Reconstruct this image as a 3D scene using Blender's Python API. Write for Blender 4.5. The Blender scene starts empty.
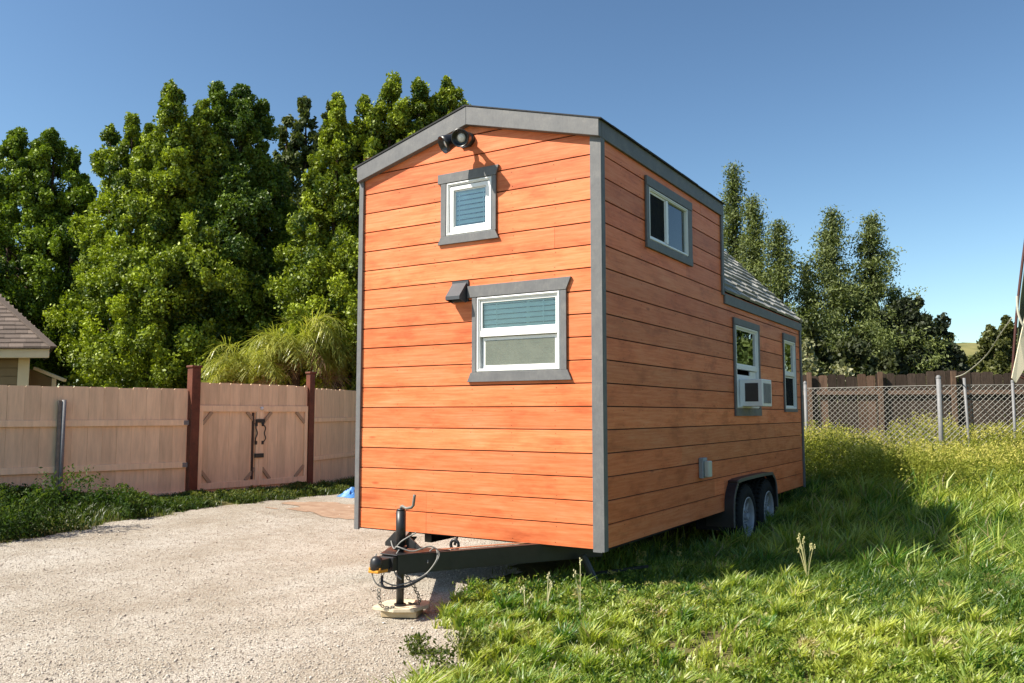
import bpy, bmesh, math, random
import numpy as np
from mathutils import Vector, Matrix, noise
random.seed(7); rng = np.random.default_rng(7)
scene = bpy.context.scene
COL = scene.collection
R = math.radians

# ------------------------------------------------------------------ camera
F_PX, YAW, PITCH = 828.24, 0.5537, 0.087
CAM = np.array([2.7768, -5.8085, 1.6008])
fw = np.array([-math.sin(YAW)*math.cos(PITCH), math.cos(YAW)*math.cos(PITCH), math.sin(PITCH)])
rt = np.array([math.cos(YAW), math.sin(YAW), 0.0]); up = np.cross(rt, fw)
gz = np.array([-math.sin(YAW), math.cos(YAW), 0.0])
cam_d = bpy.data.cameras.new('camera'); cam = bpy.data.objects.new('camera', cam_d); COL.objects.link(cam)
cam.matrix_world = Matrix(((rt[0], up[0], -fw[0], CAM[0]), (rt[1], up[1], -fw[1], CAM[1]), (rt[2], up[2], -fw[2], CAM[2]), (0, 0, 0, 1)))
cam_d.sensor_width = 36.0; cam_d.lens = 36.0*F_PX/1024.0; cam_d.clip_end = 5000; cam_d.clip_start = 0.05
scene.camera = cam
def at(px, py, d):            # measured pixel + distance -> world point (used once, to survey positions)
    return CAM + (fw + rt*(px-512)/F_PX - up*(py-341.5)/F_PX)*d
def lat(px, d):               # ground-plan position
    p = at(px, 414, d); return np.array([p[0], p[1]])

# ------------------------------------------------------------------ world / sun
LD = np.array([0.85, 1.0, -1.42]); LD = LD/np.linalg.norm(LD)
el = math.asin(-LD[2]); az = math.atan2(-LD[0], -LD[1])
w = bpy.data.worlds.new('World'); scene.world = w; w.use_nodes = True
nt = w.node_tree; bg = nt.nodes['Background']
sky = nt.nodes.new('ShaderNodeTexSky'); sky.sky_type = 'NISHITA'; sky.sun_disc = False
sky.sun_elevation = el; sky.sun_rotation = az % (2*math.pi)
sky.altitude = 0; sky.air_density = 1.0; sky.dust_density = 0.6; sky.ozone_density = 1.2
gm = nt.nodes.new('ShaderNodeGamma'); gm.inputs[1].default_value = 1.3; nt.links.new(sky.outputs[0], gm.inputs[0]); tn = nt.nodes.new('ShaderNodeMix'); tn.data_type = 'RGBA'; tn.blend_type = 'MULTIPLY'; tn.inputs[0].default_value = 1; tn.inputs[7].default_value = (.96, 1.02, .96, 1); nt.links.new(gm.outputs[0], tn.inputs[6]); nt.links.new(tn.outputs[2], bg.inputs[0]); bg.inputs[1].default_value = 0.054
sl = bpy.data.lights.new('sun', 'SUN'); sun = bpy.data.objects.new('sun', sl); COL.objects.link(sun)
sl.energy = 5.0; sl.angle = R(0.55); sl.color = (1.0, 0.93, 0.82)
sun.rotation_euler = Vector(-LD).to_track_quat('Z', 'Y').to_euler(); sun.location = (-20, -20, 30)
scene.view_settings.view_transform = 'Standard'; scene.view_settings.look = 'None'
scene.view_settings.gamma = 1; scene.view_settings.exposure = 0.93
scene.cycles.max_bounces = 7; scene.cycles.diffuse_bounces = 3; scene.cycles.glossy_bounces = 3
scene.cycles.transmission_bounces = 4; scene.cycles.transparent_max_bounces = 10
scene.cycles.use_adaptive_sampling = True
try: scene.cycles.use_denoising = True
except Exception: pass

# ------------------------------------------------------------------ materials
class NT:
    def __init__(s, name):
        s.m = bpy.data.materials.new(name); s.m.use_nodes = True
        s.t = s.m.node_tree; s.n = s.t.nodes; s.b = s.n['Principled BSDF']; s.out = s.n['Material Output']
    def new(s, typ, **k):
        n = s.n.new(typ)
        for a, v in k.items(): setattr(n, a, v)
        return n
    def link(s, a, b): s.t.links.new(a, b)
    def coord(s, scale=(1, 1, 1), kind='Object'):
        c = s.new('ShaderNodeTexCoord'); mp = s.new('ShaderNodeMapping'); mp.inputs['Scale'].default_value = scale
        s.link(c.outputs[kind], mp.inputs[0]); return mp.outputs[0]
    def noise(s, vec, scale, detail=4, rough=.55):
        n = s.new('ShaderNodeTexNoise'); n.inputs['Scale'].default_value = scale
        n.inputs['Detail'].default_value = detail; n.inputs['Roughness'].default_value = rough
        s.link(vec, n.inputs['Vector']); return n.outputs['Fac']
    def ramp(s, fac, stops):
        r = s.new('ShaderNodeValToRGB'); e = r.color_ramp.elements
        while len(e) < len(stops): e.new(.5)
        for i, (p, c) in enumerate(stops):
            e[i].position = p; e[i].color = (*c, 1) if len(c) == 3 else c
        s.link(fac, r.inputs[0]); return r.outputs[0]
    def mix(s, a, b, fac, mode='MIX'):
        n = s.new('ShaderNodeMix', data_type='RGBA', blend_type=mode)
        for sock, v in ((n.inputs[0], fac), (n.inputs[6], a), (n.inputs[7], b)):
            if isinstance(v, bpy.types.NodeSocket): s.link(v, sock)
            elif isinstance(v, (int, float)): sock.default_value = v
            else: sock.default_value = (*v, 1)
        return n.outputs[2]
    def attr(s, name='tint'):
        return s.new('ShaderNodeAttribute', attribute_name=name).outputs['Color']
    def bump(s, h, strength=.3, dist=.01):
        b = s.new('ShaderNodeBump'); b.inputs['Strength'].default_value = strength; b.inputs['Distance'].default_value = dist
        s.link(h, b.inputs['Height']); s.link(b.outputs[0], s.b.inputs['Normal'])
    def color(s, c):
        if isinstance(c, bpy.types.NodeSocket): s.link(c, s.b.inputs['Base Color'])
        else: s.b.inputs['Base Color'].default_value = (*c, 1)
        return s
    def set(s, rough=.6, metal=0, spec=.4):
        s.b.inputs['Roughness'].default_value = rough; s.b.inputs['Metallic'].default_value = metal
        s.b.inputs['Specular IOR Level'].default_value = spec; return s.m

def plain(name, col, rough=.6, metal=0, var=.12, scale=6, spec=.4, bump=0):
    n = NT(name); v = n.coord(); f = n.noise(v, scale, 6, .65)
    a = tuple(c*(1-var) for c in col); b = tuple(min(1, c*(1+var)) for c in col)
    n.color(n.ramp(f, [(.3, a), (.7, b)]))
    if bump: n.bump(n.noise(v, scale*12, 4), bump, .01)
    return n.set(rough, metal, spec)

def mat_siding():
    n = NT('orange_stained_wood'); v = n.coord((1.2, 1.2, 26)); v2 = n.coord()
    grain = n.noise(v, 2.2, 7, .7); fine = n.noise(n.coord((4, 4, 160)), 2.0, 4, .7)
    blot = n.noise(n.coord((1.0, 1.0, 3.0)), 2.6, 5, .6)
    c = n.ramp(grain, [(.24, (.60, .125, .032)), (.5, (.76, .200, .068)), (.78, (.82, .29, .12))])
    c = n.mix(c, n.ramp(blot, [(.28, (.66, .55, .46)), (.48, (1, 1, 1)), (.72, (1.04, 1.22, 1.5))]), .85, 'MULTIPLY')
    c = n.mix(c, n.ramp(fine, [(.3, (.84, .8, .76)), (.6, (1, 1, 1))]), .55, 'MULTIPLY')
    # knots
    vo = n.new('ShaderNodeTexVoronoi'); vo.inputs['Scale'].default_value = 1.0; n.link(n.coord((1.6, 1.6, 5.3)), vo.inputs['Vector'])
    k = n.ramp(vo.outputs['Distance'], [(.0, (.34, .25, .2)), (.045, (.62, .52, .45)), (.085, (1, 1, 1))])
    c = n.mix(c, k, .75, 'MULTIPLY')
    c = n.mix(c, n.attr(), 1.0, 'MULTIPLY')
    n.color(c); n.bump(fine, .25, .004); return n.set(.55, 0, .3)
def mat_trim():
    n = NT('weathered_grey_paint'); v = n.coord((3, 3, 3)); f = n.noise(v, 3, 8, .75)
    g = n.noise(n.coord((30, 30, 6)), 3, 4, .7)
    c = n.ramp(f, [(.3, (.115, .115, .118)), (.55, (.148, .147, .146)), (.78, (.21, .20, .185))])
    c = n.mix(c, n.ramp(g, [(.35, (.82, .82, .84)), (.6, (1, 1, 1))]), .6, 'MULTIPLY')
    n.color(c); n.bump(g, .2, .003); return n.set(.6, 0, .35)
def mat_tint(name, rough=.7, var=.15, scale=9, grain=None, spec=.3, bump=.15):
    n = NT(name); f = n.noise(n.coord(grain or (1, 1, 1)), scale, 6, .65)
    c = n.mix(n.attr(), n.ramp(f, [(.3, (1-var,)*3), (.7, (1+var,)*3)]), 1.0, 'MULTIPLY')
    n.color(c); n.bump(f, bump, .006); return n.set(rough, 0, spec)
def mat_leaf(name, transl=.35, rough=.5, gloss=.06, tmul=(1.3, 1.35, .55)):
    n = NT(name); t = n.attr()
    d = n.new('ShaderNodeBsdfDiffuse'); tr = n.new('ShaderNodeBsdfTranslucent'); gl = n.new('ShaderNodeBsdfGlossy'); gl.inputs['Roughness'].default_value = rough
    n.link(t, d.inputs[0]); n.link(n.mix(t, tmul, 1.0, 'MULTIPLY'), tr.inputs[0])
    m1 = n.new('ShaderNodeMixShader'); m1.inputs[0].default_value = transl; n.link(d.outputs[0], m1.inputs[1]); n.link(tr.outputs[0], m1.inputs[2])
    m2 = n.new('ShaderNodeMixShader'); m2.inputs[0].default_value = gloss; n.link(m1.outputs[0], m2.inputs[1]); n.link(gl.outputs[0], m2.inputs[2])
    n.link(m2.outputs[0], n.out.inputs[0]); return n.m
def mat_glass(name, tint, refl=.12):
    n = NT(name); tr = n.new('ShaderNodeBsdfTransparent'); tr.inputs[0].default_value = (*tint, 1)
    gl = n.new('ShaderNodeBsdfGlossy'); gl.inputs['Roughness'].default_value = .015
    fr = n.new('ShaderNodeFresnel'); fr.inputs[0].default_value = 1.55
    ad = n.new('ShaderNodeMath', operation='ADD'); ad.inputs[1].default_value = refl; n.link(fr.outputs[0], ad.inputs[0])
    wv = n.noise(n.coord(), 2.5, 1); bp = n.new('ShaderNodeBump'); bp.inputs['Strength'].default_value = .05; bp.inputs['Distance'].default_value = .02
    n.link(wv, bp.inputs['Height']); n.link(bp.outputs[0], gl.inputs['Normal'])
    mx = n.new('ShaderNodeMixShader'); n.link(ad.outputs[0], mx.inputs[0]); n.link(tr.outputs[0], mx.inputs[1]); n.link(gl.outputs[0], mx.inputs[2])
    n.link(mx.outputs[0], n.out.inputs[0]); return n.m

M = {}
M['siding'] = mat_siding(); M['trim'] = mat_trim()
M['white'] = plain('white_vinyl', (.80, .80, .78), .35, 0, .03, 8)
M['glass'] = mat_glass('window_glass', (.88, .97, .96), .02)
M['glass_mirror'] = mat_glass('window_glass_reflective', (.55, .6, .6), .42)
def mat_screen(name, c, tr):
    n = NT(name); d = n.new('ShaderNodeBsdfDiffuse'); d.inputs[0].default_value = (*c, 1); t = n.new('ShaderNodeBsdfTransparent')
    w_ = n.noise(n.coord(), 9, 3); mr = n.new('ShaderNodeMapRange'); n.link(w_, mr.inputs[0]); mr.inputs[1].default_value = .3; mr.inputs[2].default_value = .7; mr.inputs[3].default_value = tr-.12; mr.inputs[4].default_value = tr+.12
    m_ = n.new('ShaderNodeMixShader'); n.link(mr.outputs[0], m_.inputs[0]); n.link(d.outputs[0], m_.inputs[1]); n.link(t.outputs[0], m_.inputs[2]); n.link(m_.outputs[0], n.out.inputs[0]); return n.m
M['screen'] = mat_screen('insect_screen', (.03, .032, .034), .28); M['screen_lit'] = mat_screen('insect_screen_sunlit', (.22, .24, .20), .45)  # paler copy for the front window: sunlight put into the colour
M['blind'] = plain('blind_slats', (.86, .90, .86), .6, 0, .05)
M['blind_blue'] = plain('blind_slats_shade', (.62, .74, .76), .6, 0, .05)
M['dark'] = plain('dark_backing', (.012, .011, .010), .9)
M['steel'] = plain('black_painted_steel', (.016, .016, .017), .42, 0, .3, 14, .5)
M['steel_g'] = plain('grey_steel', (.17, .16, .14), .6, .2, .3, 14)
M['steel_red'] = plain('reddish_steel', (.30, .12, .06), .75, .1, .3, 20)
M['galv'] = plain('galvanised_steel', (.20, .20, .20), .65, .2, .15, 20)
M['wire'] = plain('chain_link_wire', (.30, .285, .255), .5, .2, .15, 20)
M['rubber'] = plain('tyre_rubber', (.018, .018, .018), .85, 0, .2, 20, .2)
M['rim'] = plain('silver_wheel_paint', (.36, .36, .38), .4, .1, .06, 10)
M['yellow'] = plain('yellow_plastic', (.55, .24, .02), .5)
M['cable'] = plain('grey_cable', (.22, .21, .19), .5)
M['blackp'] = plain('black_plastic', (.012, .012, .013), .35, 0, .1, 10, .5)
M['lens'] = plain('lamp_lens', (.75, .72, .68), .2)
M['acgrille'] = plain('grille_plastic', (.07, .055, .05), .7)
M['acfin'] = plain('aluminium_fins', (.33, .33, .33), .5, .3)
M['greybox'] = plain('grey_plastic', (.27, .29, .31), .5)
M['shingle'] = mat_tint('roof_shingle', .9, .25, 40, None, .15, .5)
M['darkshingle'] = plain('dark_shingle', (.03, .03, .032), .9, 0, .3, 30)
M['fence'] = mat_tint('tan_fence_paint', .75, .13, 3.5, (5, 5, .7), .2, .15)
M['redpost'] = plain('red_stained_post', (.125, .036, .018), .6, 0, .35, 8)
M['oldwood'] = mat_tint('weathered_fence_wood', .9, .35, 7, (5, 5, .8), .1, .3)
M['plywood'] = plain('weathered_plywood', (.50, .38, .22), .75, 0, .25, 9)
M['tarp'] = plain('blue_tarp', (.07, .22, .52), .45, 0, .1, 5)
M['house_tan'] = plain('tan_wall', (.26, .19, .10), .8, 0, .06, 4)
M['cream'] = plain('cream_paint', (.80, .66, .42), .6, 0, .05, 4)
M['bark'] = plain('bark', (.075, .05, .034), .9, 0, .35, 10, .2, .5)
M['leaf'] = mat_leaf('broad_leaf', .2, .5, .03); M['needle'] = mat_leaf('needle_leaf', .25, .6, .03)
M['grass'] = mat_leaf('grass_blade', .42, .45, .04); M['weedm'] = mat_leaf('weed_leaf', .35, .6, .015)
M['palm'] = mat_leaf('palm_leaf', .4, .4, .05)
M['canvas'] = plain('cream_canvas', (.66, .58, .42), .7, 0, .08, 3)
M['olive'] = plain('olive_canvas', (.10, .11, .05), .8); M['maroon'] = plain('maroon_edge', (.075, .028, .022), .6)
M['rope'] = plain('pale_rope', (.5, .48, .38), .7)
M['dry'] = mat_tint('dry_stem', .8)

# ------------------------------------------------------------------ object helpers
def tagp(o, label=None, cat=None, group=None, kind=None):
    if label: o['label'] = label
    if cat: o['category'] = cat
    if group: o['group'] = group
    if kind: o['kind'] = kind
    return o
def empty(name, loc, label, cat, group=None):
    o = bpy.data.objects.new(name, None); COL.objects.link(o); o.location = loc; o.empty_display_size = .2
    return tagp(o, label, cat, group)
def origin(o):
    v = Vector((0, 0, 0))
    while o is not None: v += o.location; o = o.parent
    return v
class MB:
    """collects shapes in world coordinates, then links them as one mesh object"""
    def __init__(s): s.v = []; s.f = []; s.c = []
    def add(s, vs, fs, tint=(1, 1, 1)):
        b = len(s.v); s.v += [tuple(p) for p in vs]; s.c += [tint]*len(vs)
        s.f += [tuple(i+b for i in f) for f in fs]; return s
    def box(s, a, b, tint=(1, 1, 1), fn=None):
        x0, x1 = sorted((a[0], b[0])); y0, y1 = sorted((a[1], b[1])); z0, z1 = sorted((a[2], b[2]))
        vs = [(x0, y0, z0), (x1, y0, z0), (x1, y1, z0), (x0, y1, z0), (x0, y0, z1), (x1, y0, z1), (x1, y1, z1), (x0, y1, z1)]
        if fn: vs = [fn(*p) for p in vs]
        return s.add(vs, [(0, 3, 2, 1), (4, 5, 6, 7), (0, 1, 5, 4), (1, 2, 6, 5), (2, 3, 7, 6), (3, 0, 4, 7)], tint)
    def prism(s, poly, d0, d1, fn, tint=(1, 1, 1)):
        """poly in (u, z); extruded along n from d0 to d1; fn(u, n, z) -> world"""
        n = len(poly); vs = [fn(u, d0, z) for u, z in poly]+[fn(u, d1, z) for u, z in poly]
        fs = [tuple(range(n))[::-1], tuple(range(n, 2*n))]+[(i, (i+1) % n, n+(i+1) % n, n+i) for i in range(n)]
        return s.add(vs, fs, tint)
    def bar(s, p, q, w, h, tint=(1, 1, 1), upv=(0, 0, 1)):
        p = Vector(p); q = Vector(q); d = (q-p).normalized(); u = Vector(upv); sd = d.cross(u)
        if sd.length < 1e-4: sd = d.cross(Vector((1, 0, 0)))
        sd.normalize(); u = sd.cross(d); vs = []
        for e in (p, q):
            for a, b in ((-1, -1), (1, -1), (1, 1), (-1, 1)): vs.append(e+sd*a*w/2+u*b*h/2)
        return s.add(vs, [(0, 3, 2, 1), (4, 5, 6, 7), (0, 1, 5, 4), (1, 2, 6, 5), (2, 3, 7, 6), (3, 0, 4, 7)], tint)
    def tube(s, pts, r, seg=8, tint=(1, 1, 1), cap=True):
        pts = [Vector(p) for p in pts]; n = len(pts); rs = r if isinstance(r, (list, tuple)) else [r]*n
        b = len(s.v); pu = None; vs = []
        for i, p in enumerate(pts):
            d = (pts[min(i+1, n-1)]-pts[max(i-1, 0)]).normalized()
            if pu is None:
                pu = d.cross(Vector((0, 0, 1)));
                if pu.length < 1e-3: pu = d.cross(Vector((1, 0, 0)))
            u = (pu-d*pu.dot(d)).normalized(); pu = u; v = d.cross(u)
            for k in range(seg):
                a = 2*math.pi*k/seg; vs.append(p+(u*math.cos(a)+v*math.sin(a))*rs[i])
        fs = [(i*seg+k, i*seg+(k+1) % seg, (i+1)*seg+(k+1) % seg, (i+1)*seg+k) for i in range(n-1) for k in range(seg)]
        if cap: fs += [tuple(range(seg))[::-1], tuple((n-1)*seg+k for k in range(seg))]
        return s.add(vs, fs, tint)
    def lathe(s, prof, c, axis, seg=28, tint=(1, 1, 1)):
        """prof: (radius, offset along axis)"""
        ax = Vector(axis).normalized(); u = ax.cross(Vector((0, 0, 1)))
        if u.length < 1e-3: u = ax.cross(Vector((1, 0, 0)))
        u.normalize(); v = ax.cross(u); c = Vector(c); vs = []; n = len(prof)
        for r_, o in prof:
            for k in range(seg):
                a = 2*math.pi*k/seg; vs.append(c+ax*o+(u*math.cos(a)+v*math.sin(a))*r_)
        fs = [(i*seg+k, i*seg+(k+1) % seg, (i+1)*seg+(k+1) % seg, (i+1)*seg+k) for i in range(n-1) for k in range(seg)]
        return s.add(vs, fs, tint)
    def torus(s, c, axis, r0, r1, seg=20, sg=6, tint=(1, 1, 1), sq=1.0):
        ax = Vector(axis).normalized(); u = ax.cross(Vector((0, 0, 1)))
        if u.length < 1e-3: u = ax.cross(Vector((1, 0, 0)))
        u.normalize(); v = ax.cross(u); c = Vector(c); vs = []
        for k in range(seg):
            a = 2*math.pi*k/seg; d = u*math.cos(a)*sq+v*math.sin(a)
            for j in range(sg):
                b = 2*math.pi*j/sg; vs.append(c+d*(r0+r1*math.cos(b))+ax*r1*math.sin(b))
        fs = [(k*sg+j, k*sg+(j+1) % sg, ((k+1) % seg)*sg+(j+1) % sg, ((k+1) % seg)*sg+j) for k in range(seg) for j in range(sg)]
        return s.add(vs, fs, tint)
    def build(s, name, mat, parent=None, bevel=0, smooth=False, loc=None):
        o3 = Vector(loc) if loc is not None else (origin(parent) if parent else Vector((0, 0, 0)))
        me = bpy.data.meshes.new(name); me.from_pydata([tuple(Vector(p)-o3) for p in s.v], [], s.f)
        bm = bmesh.new(); bm.from_mesh(me); bmesh.ops.recalc_face_normals(bm, faces=bm.faces); bm.to_mesh(me); bm.free()
        ca = me.color_attributes.new('tint', 'FLOAT_COLOR', 'POINT')
        ca.data.foreach_set('color', np.array([(*c, 1) for c in s.c], dtype=np.float32).ravel())
        me.materials.append(mat)
        if smooth:
            for p in me.polygons: p.use_smooth = True
        o = bpy.data.objects.new(name, me); COL.objects.link(o)
        if parent: o.parent = parent
        if loc is not None and not parent: o.location = o3
        if bevel:
            md = o.modifiers.new('bevel', 'BEVEL'); md.width = bevel; md.segments = 2; md.limit_method = 'ANGLE'
        return o
def np_mesh(name, verts, faces, cols, mat, parent=None, loc=None):
    """verts (N,3), faces (M,k) of one size, cols (N,3)"""
    o3 = np.array(loc if loc is not None else (origin(parent) if parent else (0, 0, 0)), dtype=float)
    me = bpy.data.meshes.new(name); n, k = faces.shape
    me.vertices.add(len(verts)); me.vertices.foreach_set('co', (verts-o3).astype(np.float32).ravel())
    me.loops.add(n*k); me.loops.foreach_set('vertex_index', faces.astype(np.int32).ravel())
    me.polygons.add(n); me.polygons.foreach_set('loop_start', (np.arange(n)*k).astype(np.int32))
    me.update(calc_edges=True)
    ca = me.color_attributes.new('tint', 'FLOAT_COLOR', 'POINT')
    ca.data.foreach_set('color', np.hstack([cols, np.ones((len(cols), 1))]).astype(np.float32).ravel())
    me.materials.append(mat); o = bpy.data.objects.new(name, me); COL.objects.link(o)
    if parent: o.parent = parent
    elif loc is not None: o.location = o3
    return o
def copy_tree(o, parent=None):
    c = o.copy(); COL.objects.link(c); c.parent = parent
    for ch in [x for x in o.children]: copy_tree(ch, c)
    return c

# ------------------------------------------------------------------ terrain
def sstep(a): a = np.clip(a, 0, 1); return a*a*(3-2*a)
def ghash(i, j, s): return (np.sin(i*127.1+j*311.7+s*74.7)*43758.5453) % 1.0
def vnoise(x, y, sc=1.0, seed=0):
    x = np.asarray(x)*sc; y = np.asarray(y)*sc; i = np.floor(x); j = np.floor(y); u = sstep(x-i); v = sstep(y-j)
    a = ghash(i, j, seed); b = ghash(i+1, j, seed); c = ghash(i, j+1, seed); d = ghash(i+1, j+1, seed)
    return (a*(1-u)+b*u)*(1-v)+(c*(1-u)+d*u)*v
def gh(x, y):
    x = np.asarray(x, float); y = np.asarray(y, float)
    h = .10+.17*sstep((-x-3)/5)
    rise = .072*np.clip(y-3.8, 0, 7.6)*sstep((x+5)/4)+.14*sstep((x+1.25)/1.1)*sstep((y+1.5)/1.3)*(1-.85*sstep((y-.6)/2.2)*sstep((3-x)/2.2))
    h = h+rise+.05*(vnoise(x, y, .8, 3)-.5)*sstep((x+2.5)/1.5)*sstep((y+5)/4) + .02*(vnoise(x, y, .5, 5)-.5)
    return h
# gravel drive outline (surveyed)
GP = [(-6.45, -1.3), (-6.6, -.38), (-6.95, .6), (-7.1, 1.9), (-7.15, 3.0), (-7.2, 3.8), (-7.1, 4.7), (-6.4, 6.2), (-4.6, 6.4), (-3.2, 5.6), (-2.7, 3.2), (-1.9, 1.9), (-1.45, .9),
      (-1.3, .2), (-1.18, -.35), (-.98, -.68), (-.74, -.98), (-.38, -1.2), (-.12, -1.75), (-.04, -2.3), (.05, -3.4), (.2, -6), (.3, -9), (-9, -9), (-8.6, -5), (-7.0, -3)]
def inpoly(x, y, P):
    ins = np.zeros(np.shape(x), bool); n = len(P); j = n-1
    for i in range(n):
        xi, yi = P[i]; xj, yj = P[j]
        c = ((yi > y) != (yj > y)) & (x < (xj-xi)*(y-yi)/(yj-yi+1e-12)+xi); ins ^= c; j = i
    return ins
def ingravel(x, y, grow=0):
    nx = x+.22*(vnoise(x, y, 2.2, 11)-.5)+.14*(vnoise(x, y, 7, 12)-.5); ny = y+.22*(vnoise(x, y, 2.2, 13)-.5)+.14*(vnoise(x, y, 7, 14)-.5)
    return inpoly(nx, ny, GP)
def grid_sheet(name, xs, ys, mat, off=0, mask=None):
    X, Y = np.meshgrid(xs, ys); Z = gh(X, Y)+off; V = np.stack([X, Y, Z], -1).reshape(-1, 3)
    nx = len(xs); ny = len(ys); I = (np.arange(ny-1)[:, None]*nx+np.arange(nx-1)[None, :]).ravel()
    Fc = np.stack([I, I+1, I+1+nx, I+nx], 1)
    if mask is not None:
        cx = V[Fc].mean(1); Fc = Fc[mask(cx[:, 0], cx[:, 1])]
        used, inv = np.unique(Fc, return_inverse=True); V = V[used]; Fc = inv.reshape(-1, 4)
    o = np_mesh(name, V, Fc, np.ones((len(V), 3)), mat)
    for p in o.data.polygons: p.use_smooth = True
    return o
def nonuni(a, b, c, d, fine, coarse):
    return np.concatenate([np.linspace(a, b, coarse)[:-1], np.arange(b, c, fine), np.linspace(c, d, coarse)])
def mat_soil():
    n = NT('soil'); v = n.coord((1, 1, 1), 'Object'); f = n.noise(v, .7, 8, .6); g = n.noise(v, 14, 6, .7)
    c = n.ramp(f, [(.35, (.07, .075, .022)), (.55, (.11, .10, .035)), (.7, (.16, .13, .07))])
    c = n.mix(c, n.ramp(g, [(.3, (.6, .6, .6)), (.7, (1.25, 1.25, 1.2))]), .8, 'MULTIPLY')
    n.color(c); n.bump(g, .6, .03); return n.set(.95, 0, .1)
def mat_gravel():
    n = NT('crushed_gravel'); v = n.coord((1, 1, 1)); vo = n.new('ShaderNodeTexVoronoi'); vo.inputs['Scale'].default_value = 110; n.link(v, vo.inputs['Vector'])
    vo2 = n.new('ShaderNodeTexVoronoi'); vo2.inputs['Scale'].default_value = 38; n.link(v, vo2.inputs['Vector'])
    big = n.noise(v, .9, 5, .6); mid = n.noise(v, 6, 6, .7)
    sep = n.new('ShaderNodeSeparateColor'); n.link(vo.outputs['Color'], sep.inputs[0])
    c = n.ramp(sep.outputs[0], [(0, (.34, .305, .255)), (.5, (.49, .45, .385)), (1, (.63, .595, .525))])
    c = n.mix(c, n.ramp(vo.outputs['Distance'], [(.25, (1, 1, 1)), (.75, (.62, .58, .54))]), .8, 'MULTIPLY')
    c = n.mix(c, n.ramp(big, [(.33, (.80, .76, .70)), (.6, (1.06, 1.06, 1.06))]), .8, 'MULTIPLY')
    c = n.mix(c, n.ramp(mid, [(.3, (.80, .76, .72)), (.6, (1.06, 1.06, 1.06))]), .8, 'MULTIPLY')
    rut = n.noise(n.coord((1.7, .16, 1)), 1.0, 3, .5); c = n.mix(c, n.ramp(rut, [(.36, (.92, .905, .89)), (.52, (1, 1, 1)), (.62, (1.04, 1.05, 1.07))]), .9, 'MULTIPLY')
    n.color(c)
    ad = n.new('ShaderNodeMath', operation='ADD'); n.link(vo.outputs['Distance'], ad.inputs[0]); n.link(n.noise(v, 22, 5, .75), ad.inputs[1])
    iv = n.new('ShaderNodeMath', operation='MULTIPLY_ADD'); n.link(ad.outputs[0], iv.inputs[0]); iv.inputs[1].default_value = -1; n.link(mid, iv.inputs[2])
    n.bump(iv.outputs[0], .55, .02); return n.set(.95, 0, .15)
def mat_dirt():
    n = NT('reddish_dirt'); v = n.coord(); f = n.noise(v, 5, 7, .7)
    n.color(n.ramp(f, [(.3, (.25, .155, .10)), (.65, (.38, .265, .185))])); n.bump(f, .5, .02); return n.set(.95, 0, .1)
M['soil'] = mat_soil(); M['gravel'] = mat_gravel(); M['dirt'] = mat_dirt()
g = grid_sheet('ground', nonuni(-400, -16, 14, 400, .25, 14), nonuni(-60, -9, 26, 600, .25, 14), M['soil']); tagp(g, kind='structure')
g = grid_sheet('gravel_drive', np.arange(-9, .6, .06), np.arange(-9, 7, .06), M['gravel'], .007, lambda x, y: ingravel(x, y)); tagp(g, kind='structure')
DC = (-5.6, 4.6)
g = grid_sheet('dirt_patch', np.arange(-8, -2.6, .06), np.arange(2.6, 7.6, .06), M['dirt'], .013,
               lambda x, y: (((x+5.35+.5*vnoise(x, y, 4, 2))/1.2)**2+((y-3.7+.7*vnoise(x, y, 3.1, 1))/.72)**2 < 1)); tagp(g, kind='structure')

# ------------------------------------------------------------------ TINY HOUSE
W, ZB, ZFB, ZFT, ZRT, ZRB = 2.5, .55, 3.777, 3.92, 4.267, 4.106
LU, LL, ZLB, ZLT = 3.084, 6.71, 2.808, 2.95
SL = (ZRT-ZFT)/(W/2)
house = empty('tiny_house', (-W/2, 3.3, .1), 'orange wooden tiny house on a black trailer with grey trim, parked on the grass edge', 'tiny house')
front = lambda u, n, z: (u, -n, z)       # n: outward
side = lambda u, n, z: (n, u, z)
OPF = [(-1.486, -1.007, 3.153, 3.626), (-1.16, -.353, 1.95, 2.588)]
OPS = [(.97, 1.968, 3.14, 3.62), (3.48, 4.40, 1.665, 2.612), (5.70, 6.335, 1.665, 2.612)]
FENDER = (2.985, 4.795, .55, .887)
def board_tint():
    a = random.uniform(.80, 1.08); b = random.uniform(-.08, .08); return (a, a*(1+b), a*(1+b*1.4))
ZS = [.565+.182*k for k in range(0, 21)]
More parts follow.
